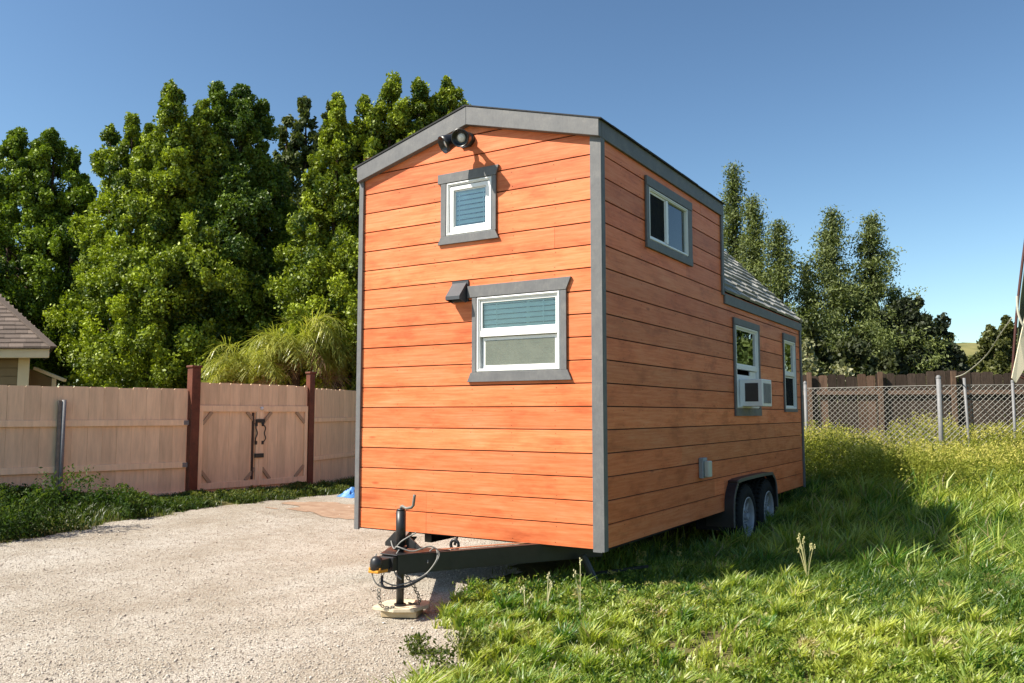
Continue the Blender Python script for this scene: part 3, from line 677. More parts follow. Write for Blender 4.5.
# wood block under jack
b0 = at(394, 607, 4.83)
mb = MB(); cx, cy = -1.27, -.83; zg = .105; a = R(24)
fnb = lambda x, y, z: (cx+x*math.cos(a)-y*math.sin(a), cy+x*math.sin(a)+y*math.cos(a), z)
mb.box((-.13, -.12, zg), (.14, .10, .152), fn=fnb); wb = mb.build('wood_block', M['plywood'], loc=(cx, cy, zg), bevel=.006)
tagp(wb, 'short pale timber block lying on the gravel, under the plywood scrap', 'wood block')
mb = MB()
P = [(-.20, -.10), (-.02, -.17), (.13, -.145), (.20, .02), (.18, .14), (-.05, .17), (-.15, .10)]
mb.prism([(p[0], p[1]) for p in P], .153, .179, lambda u, n, z: fnb(u, z, n)); pw = mb.build('plywood_scrap', plain('pale_plywood', (.62, .52, .36), .7, 0, .2, 12), loc=(cx, cy, .153), bevel=.003)
tagp(pw, 'ragged pale plywood scrap carrying the foot of the trailer jack', 'plywood')
# chock behind rear wheel
mb = MB(); mb.prism([(5.16, .12), (5.34, .12), (5.30, .17), (5.22, .19)], -.04, .1, side, ); tagp(mb.build('wheel_chock', M['greybox'], loc=(.03, 5.25, .12), bevel=.006), 'small grey wheel chock in the grass behind the rear wheel', 'chock')

# ------------------------------------------------------------------ fences
TAN = (.80, .57, .37)
def tvar(c, a=.08): k = random.uniform(1-a, 1+a); return tuple(x*k for x in c)
def fence_frame(p, q):
    p = Vector((p[0], p[1], 0)); q = Vector((q[0], q[1], 0)); d = (q-p); L = d.length; d.normalize(); n = Vector((d.y, -d.x, 0))
    # n should face the camera
    if n.dot(Vector((CAM[0], CAM[1], 0))-p) < 0: n = -n
    return p, d, n, L, (lambda u, k, z: tuple(p+d*u+n*k+Vector((0, 0, z))))
def pickets(mb, fn, u0, u1, ztop, zbot, wd=.165, base=TAN, dog=True, jitter=.008, gap=.002, n0=-.02, n1=0.0, slope=0, var=.10):
    u = u0
    while u < u1-.03:
        w_ = min(wd*random.uniform(.95, 1.05), u1-u); zt = ztop+slope*(u-u0)+random.uniform(-jitter, jitter); c = .017 if dog else .0
        P = [(u+gap/2, zbot), (u+w_-gap/2, zbot), (u+w_-gap/2, zt-c), (u+w_-gap/2-c*.9, zt), (u+gap/2+c*.9, zt), (u+gap/2, zt-c)]
        if not dog: P = [P[0], P[1], P[2], P[5]]
        k = random.uniform(-.003, .003)
        mb.prism(P, n0+k, n1+k, fn, tvar(base, var)); u += w_
fA = lat(0, 11.5); fP1 = lat(193, 13.2); fP2 = lat(310, 15.0); fE = lat(357, 17.0)
dA = (fA-fP1); fA2 = fP1+dA*2.2
dE = (fE-fP2); fE2 = fP2+dE*3.5
# section A
p, d, n, L, fn = fence_frame(fP1, fA2)
f1 = empty('privacy_fence', p+d*.1, 'tan painted board fence left of the gates, with a metal post on its face', 'fence', 'tan fence panels')
mb = MB(); pickets(mb, fn, .09, L, 1.995, .22, .205); mb.build('pickets', M['fence'], f1)
for z in (1.46, .80, .35):
    mb = MB(); mb.box((.09, .001, z-.045), (L, .04, z+.045), tvar(tuple(1.15*q for q in TAN), .04), fn=fn); mb.build('rail', M['fence'], f1, .004)  # rail colour raised above the boards to stand in for its lit top
    mb = MB(); mb.box((.075, .0405, z-.035), (.15, .048, z+.035), fn=fn); mb.build('bracket', M['galv'], f1)
uo = (Vector((*lat(62, 12.02), 0))-p).dot(d)
mb = MB(); mb.tube([fn(uo, .075, .1), fn(uo, .075, 1.80)], .03, 10); mb.build('metal_post', M['galv'], f1, 0, True)
mb = MB(); mb.box((uo+.032, .045, .2), (uo+.075, .09, 1.79), (.2, .2, .2), fn=fn); mb.build('post_strap', M['steel_g'], f1)
# section C
p, d, n, L, fn = fence_frame(fP2, fE2)
f2 = empty('privacy_fence', p+d*.1, 'tan painted board fence between the gates and the corner of the house', 'fence', 'tan fence panels')
mb = MB(); pickets(mb, fn, .07, L, 2.07, .2, .19); mb.build('pickets', M['fence'], f2)
for z in (1.49, .79):
    mb = MB(); mb.box((.07, .001, z-.04), (L, .035, z+.04), tvar(tuple(1.15*q for q in TAN), .04), fn=fn); mb.build('rail', M['fence'], f2, .004)  # rail tint paler than the pickets, for the light on its top
# red posts
for (c, d_, s_, zt, lab) in ((fP1, 13.2, .15, 2.33, 'reddish brown square post with a flat cap, left of the double gate'), (fP2, 15, .115, 2.32, 'thinner reddish brown post at the right end of the double gate')):
    dd = Vector((*(fP2-fP1), 0)).normalized(); nn = Vector((dd.y, -dd.x, 0)); base = Vector((c[0], c[1], 0))
    ff = lambda u, k, z: tuple(base+dd*u+nn*k+Vector((0, 0, z)))
    g_ = .2; mb = MB(); mb.box((-s_/2, -s_/2, g_), (s_/2, s_/2, zt), fn=ff)
    e = empty('gate_post', (c[0], c[1], g_), lab, 'post', 'gate posts'); mb.build('shaft', M['redpost'], e, .006)
    mb = MB(); mb.box((-s_/2-.018, -s_/2-.018, zt+.001), (s_/2+.018, s_/2+.018, zt+.04), fn=ff); mb.build('cap', M['redpost'], e, .012)
# gate
p, d, n, L, fn = fence_frame(fP1, fP2)
gate = empty('double_gate', p+d*L/2, 'tan board double gate with black latches between two reddish posts', 'gate')
um = (Vector((*lat(259, 14.15), 0))-p).dot(d)
for (a, b, hs) in ((.085, um-.002, 1), (um+.002, L-.07, -1)):
    mb = MB(); pickets(mb, fn, a, b, 2.10, .24, .19, slope=0); lf = mb.build('gate_leaf', M['fence'], gate)
    mb = MB(); t_ = tvar(tuple(1.12*q for q in TAN), .03)  # gate frame colour lifted like the lit fence rails
    for z in (1.685, .44): mb.box((a, .001, z-.05), (b, .035, z+.05), t_, fn=fn)
    for u in (a+.03, b-.03-.0): mb.box((u-.03, .001, .49), (u+.05 if u < (a+b)/2 else u+.03, .033, 1.635), t_, fn=fn)
    mb.build('gate_frame', M['fence'], lf, .003)
    for (ua, ub) in ((a+.08, a+.24), (b-.06, b-.24)):
        for za, zb in ((1.44, 1.63), (.68, .49)):
            mb = MB(); mb.bar(fn(ua, .016, za), fn(ub, .016, zb), .05, .025, (.42, .29, .19), n); mb.build('corner_brace', M['fence'], lf)
    uu = um-hs*.065; mb = MB(); mb.tube(spline([fn(uu, .04, 1.42), fn(uu-hs*.03, .07, 1.36), fn(uu-hs*.005, .075, 1.27), fn(uu-hs*.035, .07, 1.18), fn(uu, .04, 1.11)]), .010, 6)
    for z in (1.42, 1.11): mb.box((uu-.02, .034, z-.03), (uu+.02, .044, z+.03), fn=fn)
    mb.build('handle', M['steel'], lf, 0)
mb = MB(); mb.box((um-.08, .036, 1.45), (um+.09, .06, 1.51), fn=fn); mb.tube([fn(um+.03, .05, 1.46), fn(um+.05, .06, 1.40)], .012, 6); mb.build('latch', M['steel'], gate)
mb = MB(); mb.box((um-.09, .036, .86), (um+.08, .062, .93), fn=fn); mb.build('latch', M['steel'], gate)
mb = MB(); mb.lathe([(0, .03), (.025, .02), (.032, 0), (0, -.01)], fn(um+.03, .045, 1.69), tuple(n), 12); mb.build('gate_button', M['white'], gate, 0, True)
# vertical strip by the latch, painted dark as the shaded gap
mb = MB(); mb.box((um-.135, .001, .5), (um-.105, .03, 1.62), (.07, .05, .04), fn=fn); mb.build('gap_shade_strip', M['fence'], gate)

# old wood fence, right back
q0 = lat(700, 17.0); q1 = lat(1250, 15.4); p, d, n, L, fn = fence_frame(q0, q1)
f3 = empty('old_wood_fence', p+d*2, 'weathered dark brown board fence behind the chain link fence', 'fence')
mb = MB(); u = 0
OW = (.060, .043, .033)
while u < L:
    w_ = random.uniform(.16, .24); zt = 2.40+random.uniform(-.03, .035)+.03*math.sin(u*1.7); r_ = random.random()
    c = tvar(OW, .3) if r_ < .78 else tvar((.13, .08, .055), .2)
    k = random.uniform(-.006, .006); mb.prism([(u, .5), (u+w_-.012, .5), (u+w_-.012, zt-.02), (u+w_*.75, zt), (u+w_*.25, zt), (u, zt-.02)], -.02+k, k, fn, c); u += w_
mb.build('boards', M['oldwood'], f3)
mb = MB()
for z in (2.02, 1.1): mb.box((0, .008, z-.04), (L, .05, z+.04), (.17, .11, .08), fn=fn)
mb.build('rail', M['oldwood'], f3)
for u in np.arange(.8, L, 1.35):
    mb = MB(); mb.box((u-.04, .052, .5), (u+.045, .10, 2.43), tvar((.15, .095, .065), .2), fn=fn); mb.build('support_board', M['oldwood'], f3)
# chain link fence
cpts = [lat(806, 15.0), lat(940, 14.0), lat(1014, 13.7), lat(1200, 13.0)]
cl = empty('chain_link_fence', (*cpts[0], .5), 'silver chain link fence on round posts standing in tall weeds', 'fence')
for i, (px, dd, rr, zt) in enumerate(((806, 15.0, .03, 2.14), (940, 14.0, .038, 2.20), (1014, 13.7, .022, 2.12), (1200, 13.0, .045, 2.2))):
    c = lat(px, dd); mb = MB(); mb.tube([(c[0], c[1], .3), (c[0], c[1], zt)], rr, 12); mb.lathe([(rr*1.1, 0), (rr*1.1, .02), (rr*.6, .05), (0, .055)], (c[0], c[1], zt), (0, 0, 1), 12); mb.build('post', M['galv'], cl, 0, True)
a_, b_ = at(964, 378, 13.9), at(969, 440, 13.8); mb = MB(); mb.tube([a_, (b_[0]+.02, b_[1], .4)], .022, 8); mb.build('leaning_pole', M['galv'], cl, 0, True)
def chainlink(p0, p1, z0, z1, pitch=.09, rad=.0046):
    p0 = np.array([*p0, 0.]); p1 = np.array([*p1, 0.]); L = np.linalg.norm(p1-p0); d = (p1-p0)/L; n = np.array([d[1], -d[0], 0]); H = z1-z0
    V = []; Fc = []; b = 0
    for s in (1, -1):
        for u0 in np.arange(-H, L+H, pitch):
            ua, za, ub, zb = (u0, z0, u0+H, z1) if s > 0 else (u0, z1, u0+H, z0)
            if ub <= 0 or ua >= L: continue
            if ua < 0: za = za+(0-ua)*(zb-za)/(ub-ua); ua = 0
            if ub > L: zb = za+(L-ua)*(zb-za)/(ub-ua); ub = L
            A = p0+d*ua+np.array([0, 0, za])+n*.003*s; B = p0+d*ub+np.array([0, 0, zb])+n*.003*s
            t = (B-A)/np.linalg.norm(B-A); m_ = np.cross(t, n)
            ring = [n*rad, m_*rad, -n*rad, -m_*rad]
            V += [A+r_ for r_ in ring]+[B+r_ for r_ in ring]; Fc += [(b+k, b+(k+1) % 4, b+4+(k+1) % 4, b+4+k) for k in range(4)]; b += 8
    return np.array(V), np.array(Fc)
VV = []; FF = []; off = 0
for i in range(3):
    v, f_ = chainlink(cpts[i], cpts[i+1], .35, 2.08 if i else 2.06); VV.append(v); FF.append(f_+off); off += len(v)
V = np.concatenate(VV); np_mesh('wire_mesh', V, np.concatenate(FF), np.ones((len(V), 3)), M['wire'], cl)
mb = MB(); mb.tube([(*cpts[0], 2.06), (*cpts[1], 2.08), (*cpts[2], 2.08), (*cpts[3], 2.08)], .006, 6); mb.build('tension_wire', M['wire'], cl)

# ------------------------------------------------------------------ neighbour house (left)
O = Vector((*lat(48, 15.5), 0)); rv = Vector(rt); gv = Vector(gz)
nf = lambda a, b, z: tuple(O+rv*(a-.62*b)+gv*b+Vector((0, 0, z)))
nh = empty('neighbour_house', O+rv*(-3)+gv*2+Vector((0, 0, .25)), 'tan house with brown shingle roof and cream trim behind the tan fence', 'house')
EZ = 2.78
mb = MB(); mb.box((-6, .35, .2), (-.45, 3.0, EZ-.02), fn=nf); wl = mb.build('wall', M['house_tan'], nh)
mb = MB()
for k in range(11): mb.box((-6, .325, 1.2+k*.16), (-.60, .349, 1.2+k*.16+.15), fn=nf)
mb.build('lap_boards', M['house_tan'], wl)
mb = MB(); mb.box((-.60, .30, .2), (-.38, .50, EZ-.02), fn=nf); mb.build('corner_trim', M['cream'], wl, .01)
mb = MB(); mb.box((-6.2, .0, EZ-.13), (-.03, .05, EZ+.04), fn=nf); mb.build('eave_fascia', M['cream'], nh, .008)
mb = MB(); pitch = .70; rows = 22; bs = (.125, .098, .082)
for k in range(rows):
    b0_ = -.06+k*.14; b1_ = b0_+.17; z0_ = EZ+.045+(b0_+.06)*pitch+.02; z1_ = EZ+.045+(b1_+.06)*pitch; xr = .05-(k*.14)*.62
    x = -6.3
    while x < xr:
        x1 = min(x+random.uniform(.2, .35), xr); t_ = tvar(bs, .22); m0 = .012+random.choice((0, .008))
        vs = [nf(x, b0_, z0_-.02), nf(x1-.004, b0_, z0_-.02), nf(x1-.004-.0, b1_, z1_-.02), nf(x, b1_, z1_-.02), nf(x, b0_, z0_+m0), nf(x1-.004, b0_, z0_+m0), nf(x1-.004, b1_, z1_+.002), nf(x, b1_, z1_+.002)]
        mb.add(vs, [(0, 3, 2, 1), (4, 5, 6, 7), (0, 1, 5, 4), (1, 2, 6, 5), (2, 3, 7, 6), (3, 0, 4, 7)], t_); x = x1
mb.add([nf(.05, -.06, EZ+.04), nf(.05-1.85, 2.95, EZ+.04+3.0*pitch), nf(.05, 3.0, EZ+.0)], [(0, 1, 2)], bs)
mb.bar(nf(.04, -.07, EZ+.07), nf(.04-2.0, 3.0, EZ+.07+3.07*pitch), .12, .03, tuple(.9*q for q in bs))
mb.build('roof', M['shingle'], nh)
mb = MB()
A_ = Vector(nf(-.25, .9, 2.50)); B_ = Vector(nf(.36, .9, 2.26)); mb.bar(A_, B_, .10, .055); mb.build('lean_to_rake', M['cream'], nh)
mb = MB(); mb.prism([(-.4, .3), (.22, .3), (.18, 2.27), (-.4, 2.52)], 1.0, 1.8, lambda u, k, z: nf(u, k, z)); mb.build('lean_to_wall', M['house_tan'], nh)
mb = MB(); mb.box((.10, .90, .3), (.19, .995, 2.30), fn=nf); mb.build('lean_to_post', M['cream'], nh)

# ------------------------------------------------------------------ vegetation builders
def tri_leaves(C, size, col, flat=0.0, up=0.0, asp=.5):
    """one rhombus quad per centre. C (N,3) centres, size (N,), col (N,3)"""
    N = len(C); d = rng.normal(size=(N, 3)); d[:, 2] = d[:, 2]*(1-flat)+up; d /= np.linalg.norm(d, axis=1)[:, None]+1e-9
    e = rng.normal(size=(N, 3)); e -= (e*d).sum(1)[:, None]*d; e /= np.linalg.norm(e, axis=1)[:, None]+1e-9
    s = size[:, None]; V = np.stack([C-d*s*.5, C+e*s*asp*.5, C+d*s*.5, C-e*s*asp*.5], 1).reshape(-1, 3)
    Fc = np.arange(N*4).reshape(-1, 4); return V, Fc, np.repeat(col, 4, 0)
def limb_mesh(mb, base, tip, r0, r1, n=6, wob=.1):
    b = Vector(base); t = Vector(tip); pts = []
    for i in range(n+1):
        k = i/n; p = b.lerp(t, k); a = wob*math.sin(k*math.pi); pts.append(p+Vector((random.uniform(-a, a), random.uniform(-a, a), 0)))
    mb.tube(pts, [r0+(r1-r0)*i/n for i in range(n+1)], 7)
def spired_tree(name, base, spires, label, group, cat='tree', leaf=.10, per=190, cl=(.055, .105, .012), hi=(.16, .20, .016), clump=.33, mat='leaf', dens=1.0, z0=1.0):
    """spires: (x, y, top z, max radius) in world; each is a pointed column of foliage clumps"""
    root = empty(name, base, label, cat, group)
    mb = MB(); zt = max(s[2] for s in spires)
    for s in spires:
        limb_mesh(mb, (base[0]+random.uniform(-.1, .1), base[1], base[2]-.1), (s[0], s[1], s[2]*.55), .14, .07, 7, .18); limb_mesh(mb, (s[0], s[1], s[2]*.5), (s[0], s[1], s[2]-.5), .07, .02, 5, .06)
        for k in range(9):
            z = z0+(s[2]-z0)*random.uniform(.05, .5); a = random.uniform(0, 6.28); r_ = s[3]*.5; limb_mesh(mb, (s[0], s[1], z), (s[0]+math.cos(a)*r_, s[1]+math.sin(a)*r_, z+(s[2]-z0)*.06+.1), .035, .01, 4, .05)
    mb.build('trunk', M['bark'], root, 0, True)
    CC = []; SS = []; PB = []
    for (sx, sy, st, sr) in spires:
        H = st-z0-.25; n = int(12*sr*H*dens/(clump/.42)**1.5)
        t = rng.random(n)**.9; ang = rng.random(n)*6.283
        prof = np.clip(np.minimum(1, (1-t)*1.8)**.68*(.70+.30*np.sin(np.pi*np.clip(t*1.35, 0, 1))), 0.04, 1)
        lump = .48+.62*vnoise(ang*1.3+sx, t*H*.55, 1.0, 3)+.38*vnoise(ang*2.7+sx, t*H*1.3, 1.0, 4)
        inner = rng.random(n) < .18
        r_ = sr*1.12*prof*lump*np.where(inner, rng.random(n)*.6, rng.uniform(.85, 1.15, n))
        CC.append(np.stack([sx+np.cos(ang)*r_, sy+np.sin(ang)*r_, z0+t*H+rng.normal(0, .12, n)], 1)); SS.append(clump*rng.uniform(.5, 1.3, n)*(.45+.55*prof)); PB.append(np.where(inner, 0, 1)*rng.uniform(.55, 1, n))
    CC = np.concatenate(CC); SS = np.concatenate(SS); PB = np.concatenate(PB); n = len(CC)
    # each clump: a tuft of sub-puffs whose leaves sit near their surface
    ns = 5; Q = rng.normal(size=(n, ns, 3)); Q /= np.linalg.norm(Q, axis=2)[..., None]; Q[..., 2] = np.abs(Q[..., 2])*.9-.1
    SC = CC[:, None]+Q*SS[:, None, None]*.62; SC = SC.reshape(-1, 3); SR = np.repeat(SS, ns)*rng.uniform(.38, .62, n*ns); m_ = max(8, per//ns)
    P = rng.normal(size=(n*ns, m_, 3)); P /= np.linalg.norm(P, axis=2)[..., None]; P *= rng.uniform(.55, 1.08, (n*ns, m_, 1)); P[..., 2] *= 1.75
    C = SC[:, None]+P*SR[:, None, None]
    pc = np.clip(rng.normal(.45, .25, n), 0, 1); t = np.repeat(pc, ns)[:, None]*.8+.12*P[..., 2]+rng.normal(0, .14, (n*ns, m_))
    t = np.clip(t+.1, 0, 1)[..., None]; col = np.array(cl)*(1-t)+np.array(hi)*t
    C = C.reshape(-1, 3); col = col.reshape(-1, 3); N = len(C)
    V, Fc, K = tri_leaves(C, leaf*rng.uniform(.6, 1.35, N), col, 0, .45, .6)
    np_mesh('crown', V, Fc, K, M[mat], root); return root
def sp(px, py, d, r_, jd=0):
    q = at(px, py, d+jd); return (q[0], q[1], q[2], r_)
D0 = 20.0
bp = lambda px, d: (*lat(px, d), .2)
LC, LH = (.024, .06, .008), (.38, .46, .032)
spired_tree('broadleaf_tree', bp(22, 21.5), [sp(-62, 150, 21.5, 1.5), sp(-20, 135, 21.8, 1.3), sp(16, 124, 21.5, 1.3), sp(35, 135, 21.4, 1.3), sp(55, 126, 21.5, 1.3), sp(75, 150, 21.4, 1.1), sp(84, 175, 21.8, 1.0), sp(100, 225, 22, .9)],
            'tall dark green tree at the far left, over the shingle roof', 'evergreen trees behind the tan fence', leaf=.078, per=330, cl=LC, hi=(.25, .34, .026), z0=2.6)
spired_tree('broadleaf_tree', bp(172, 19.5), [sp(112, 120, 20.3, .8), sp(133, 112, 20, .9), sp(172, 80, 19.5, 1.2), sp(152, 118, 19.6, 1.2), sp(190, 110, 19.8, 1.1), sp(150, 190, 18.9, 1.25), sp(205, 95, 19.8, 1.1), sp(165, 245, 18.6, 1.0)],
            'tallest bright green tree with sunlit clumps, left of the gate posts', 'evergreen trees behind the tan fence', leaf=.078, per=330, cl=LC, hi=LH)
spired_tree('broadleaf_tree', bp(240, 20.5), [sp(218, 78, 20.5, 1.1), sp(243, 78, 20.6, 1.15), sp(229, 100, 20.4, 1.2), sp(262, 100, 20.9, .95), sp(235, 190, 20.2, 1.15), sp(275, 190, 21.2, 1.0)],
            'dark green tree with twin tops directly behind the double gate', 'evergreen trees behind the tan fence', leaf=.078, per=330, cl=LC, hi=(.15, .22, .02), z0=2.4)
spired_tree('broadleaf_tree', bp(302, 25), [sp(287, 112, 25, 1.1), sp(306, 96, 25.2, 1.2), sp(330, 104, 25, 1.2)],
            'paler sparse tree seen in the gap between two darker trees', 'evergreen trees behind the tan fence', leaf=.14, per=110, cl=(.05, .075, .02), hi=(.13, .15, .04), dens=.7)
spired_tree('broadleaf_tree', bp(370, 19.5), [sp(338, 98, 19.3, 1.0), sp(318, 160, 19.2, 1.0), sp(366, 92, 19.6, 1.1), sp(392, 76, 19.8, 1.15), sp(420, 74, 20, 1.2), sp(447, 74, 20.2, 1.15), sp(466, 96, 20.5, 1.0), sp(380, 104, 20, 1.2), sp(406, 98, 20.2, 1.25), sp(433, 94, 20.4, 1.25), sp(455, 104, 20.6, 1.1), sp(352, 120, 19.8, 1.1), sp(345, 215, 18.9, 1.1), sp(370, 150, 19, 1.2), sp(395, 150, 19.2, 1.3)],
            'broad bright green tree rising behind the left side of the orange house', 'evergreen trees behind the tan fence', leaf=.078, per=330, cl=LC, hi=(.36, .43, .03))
# further tree behind, leaves coloured near black for the shaded gaps
spired_tree('background_tree', bp(150, 27), [sp(-20, 210, 27, 2.2), sp(60, 240, 27, 2.2), sp(130, 230, 27, 2.0), sp(200, 260, 27, 2.2), sp(280, 250, 27, 2.2), sp(350, 240, 27, 2.2)],
            'further tree coloured near black as the shade in the gaps low behind the bright trees', 'evergreen trees behind the tan fence', leaf=.18, per=110, cl=(.008, .016, .005), hi=(.02, .035, .008), clump=.6, dens=.8)

def conifer(px, py, d, rad, label, seed, col=((.024, .044, .014), (.18, .215, .058)), dens=1.0, base_px=None, z0=1.0, top_taper=1.0):
    q = at(px, py, d); bx, by = q[0], q[1]; H = q[2]-z0; root = empty('conifer_tree', (bx, by, .5), label, 'tree', 'conifers on the right')
    mb = MB(); mb.tube([(bx, by, .3), (bx+.05, by, z0+H*.5), (bx, by, q[2]-.1)], [.16, .09, .015], 8)
    nb = int(H*22*dens); C = []; T = []; rs = np.random.default_rng(seed)
    for i in range(nb):
        t = (i+rs.random())/nb; z = z0+t*H*.985; a = rs.random()*6.283
        Lb = rad*((1-t)**.9*1.28+.02)*rs.uniform(.45, 1.2)*(.8+.45*float(vnoise(t*H*.9, seed*3.7, 1.0, 5)))
        rise = Lb*rs.uniform(.15, .6); dx, dy = math.cos(a), math.sin(a)
        if i % 4 == 0: mb.tube([(bx, by, z), (bx+dx*Lb*.9, by+dy*Lb*.9, z+rise*.9)], [.025, .006], 5, cap=False)
        m_ = int(50+260*Lb); k = rs.random(m_)**.6; sp_ = .06+.13*k
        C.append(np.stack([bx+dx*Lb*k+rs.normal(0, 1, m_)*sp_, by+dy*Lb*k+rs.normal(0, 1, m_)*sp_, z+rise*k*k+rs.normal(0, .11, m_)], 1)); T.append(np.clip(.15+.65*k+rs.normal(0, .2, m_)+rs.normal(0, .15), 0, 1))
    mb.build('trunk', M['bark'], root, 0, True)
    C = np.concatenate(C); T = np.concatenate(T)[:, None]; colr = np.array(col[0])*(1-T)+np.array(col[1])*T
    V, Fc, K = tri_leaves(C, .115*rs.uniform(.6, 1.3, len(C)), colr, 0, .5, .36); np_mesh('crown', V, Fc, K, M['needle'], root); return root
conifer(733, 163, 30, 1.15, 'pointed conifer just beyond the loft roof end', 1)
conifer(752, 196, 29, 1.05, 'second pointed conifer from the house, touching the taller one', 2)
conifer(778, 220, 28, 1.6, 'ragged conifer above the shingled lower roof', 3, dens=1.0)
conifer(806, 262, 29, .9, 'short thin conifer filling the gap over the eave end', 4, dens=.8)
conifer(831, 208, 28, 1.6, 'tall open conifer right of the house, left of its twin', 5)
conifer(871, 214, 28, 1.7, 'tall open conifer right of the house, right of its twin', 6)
conifer(893, 288, 28.5, 1.3, 'low conifer between the tall pair and the dark bush', 7)
spired_tree('dark_bush_tree', bp(912, 27), [sp(880, 315, 27, 1.1), sp(905, 300, 27, 1.2), sp(918, 296, 27.2, 1.1), sp(940, 318, 27.4, 1.0), sp(952, 344, 27.4, .7)],
            'dark rounded tree at the right end of the conifer row', 'conifers on the right', leaf=.15, per=150, cl=(.02, .03, .012), hi=(.05, .062, .022), clump=.42, mat='needle')
spired_tree('pale_bush', bp(812, 19.5), [sp(806, 335, 19.5, .55), sp(822, 352, 19.6, .6), sp(842, 360, 19.8, .7)],
            'pale cream flowering bush beside the rear corner of the house', None, 'bush', leaf=.11, per=120, cl=(.10, .12, .04), hi=(.34, .33, .18), clump=.32, z0=.6)
spired_tree('hedge_tree', bp(800, 24), [sp(760, 300, 24, 1.4), sp(812, 330, 24, 1.3), sp(850, 335, 24.3, 1.4), sp(885, 345, 24.2, 1.2)],
            'dark hedge growing low in front of the conifers', None, 'hedge', leaf=.15, per=120, cl=(.022, .034, .010), hi=(.075, .085, .022), clump=.4, mat='needle', z0=.6)
spired_tree('distant_tree', bp(992, 36), [sp(972, 352, 36, 1.2), sp(992, 324, 36, 1.3), sp(1006, 318, 36.5, 1.2), sp(1035, 315, 37, 1.8)],
            'olive green tree low on the skyline beside the canvas canopy', None, leaf=.17, per=130, cl=(.04, .05, .012), hi=(.12, .13, .028), clump=.4, mat='needle', z0=.6)
# first tree is unseen, added for its shadow; yard trees mirror in the windows
spired_tree('added_shade_tree', (-13.2, -3.6, .2), [(-13.2, -3.6, 7.4, 1.5), (-12.4, -3.0, 6.6, 1.1), (-13.6, -4.6, 6.8, 1.3)], 'dense unseen tree, added beyond the left end of the tan fence to shade the weeds', None, leaf=.13, per=200, cl=LC, hi=LH, dens=.8)
for i, (x, y, s_) in enumerate(((6.3, 21.5, 1.15), (11.0, 24, 1.3))):
    spired_tree('yard_tree', (x, y, .5), [(x, y, 5.6*s_, 2.3), (x+1.3, y+.6, 5*s_, 1.9), (x-1.6, y, 4.8*s_, 1.9)], ('green tree', 'taller green tree')[i]+' mirrored in the side windows, right of the yard', 'yard trees', leaf=.2, per=120, cl=(.05, .09, .02), hi=(.16, .2, .05), clump=.55, dens=.7)

# palm: arching fronds
def palm(px, d, n, length, z0, label, spread=1.0, dry=0):
    c = lat(px, d); root = empty('palm_plant', (*c, .25), label, 'palm', 'palms behind the fence')
    mb = MB(); mb.tube([(*c, .2), (*c, z0)], [.16, .12], 10); mb.build('trunk', M['bark'], root, 0, True)
    for nm, cnt, base, mt in (('fronds', n, ((.20, .24, .04), (.52, .50, .13)), 'palm'), ('dry_fronds', dry, ((.30, .17, .10), (.45, .30, .20)), 'palm')):
        if not cnt: continue
        V = []; K = []
        for i in range(cnt):
            a = random.uniform(0, 6.283); L = length*random.uniform(.7, 1.1); lift = random.uniform(.7, 2.1) if nm == 'fronds' else random.uniform(0.2, .9)
            dx, dy = math.cos(a)*spread, math.sin(a)*spread; t0 = random.random()
            def rp(k): return np.array([c[0]+dx*L*(k*.75), c[1]+dy*L*(k*.75), z0+L*(lift*k-(.26+lift*.66)*k*k*1.0)])
            for k in np.linspace(.12, 1, 34):
                p0 = rp(k); tg = rp(k+.02)-rp(k); tg /= np.linalg.norm(tg); sd = np.cross(tg, [0, 0, 1.]); sd /= np.linalg.norm(sd)+1e-9
                for s in (-1, 1):
                    ll = .46*L/1.6*(1-(k-.5)**2*1.6)*random.uniform(.8, 1.15); e = sd*s*.75+tg*.7+np.array([0, 0, random.uniform(-.7, .55)])+np.array([random.gauss(0, .25), random.gauss(0, .25), 0]); e /= np.linalg.norm(e)
                    wv = np.cross(e, [0, 0, 1.]); wv /= np.linalg.norm(wv)+1e-9; w2 = .008
                    mid = p0+e*ll*.5+np.array([0, 0, .02]); tp = p0+e*ll-np.array([0, 0, .10*ll])
                    V += [p0-wv*w2*.5, p0+wv*w2*.5, mid+wv*w2, mid-wv*w2, mid-wv*w2, mid+wv*w2, tp+wv*.002, tp-wv*.002]
                    tt = min(1, max(0, t0*.5+random.random()*.5)); cc = np.array(base[0])*(1-tt)+np.array(base[1])*tt; K += [cc]*8
            for k0, k1 in zip(np.linspace(0, .95, 12)[:-1], np.linspace(0, .95, 12)[1:]):
                a0, a1 = rp(k0), rp(k1); u_ = np.array([0, 0, .012]); V += [a0-u_, a1-u_, a1+u_, a0+u_]; K += [np.array(base[1])*.8]*4
        V = np.array(V); np_mesh(nm, V, np.arange(len(V)).reshape(-1, 4), np.array(K), M[mt], root)
palm(293, 17.0, 64, 1.6, 2.5, 'yellow green palm with the highest arching fronds, over the right gate leaf', .8, 14)
palm(246, 16.4, 40, 1.15, 2.1, 'low yellow palm showing above the left gate leaf', 1.0, 5)
palm(340, 17.6, 60, 1.5, 2.3, 'yellow palm beside the left edge of the orange house', .9, 6)

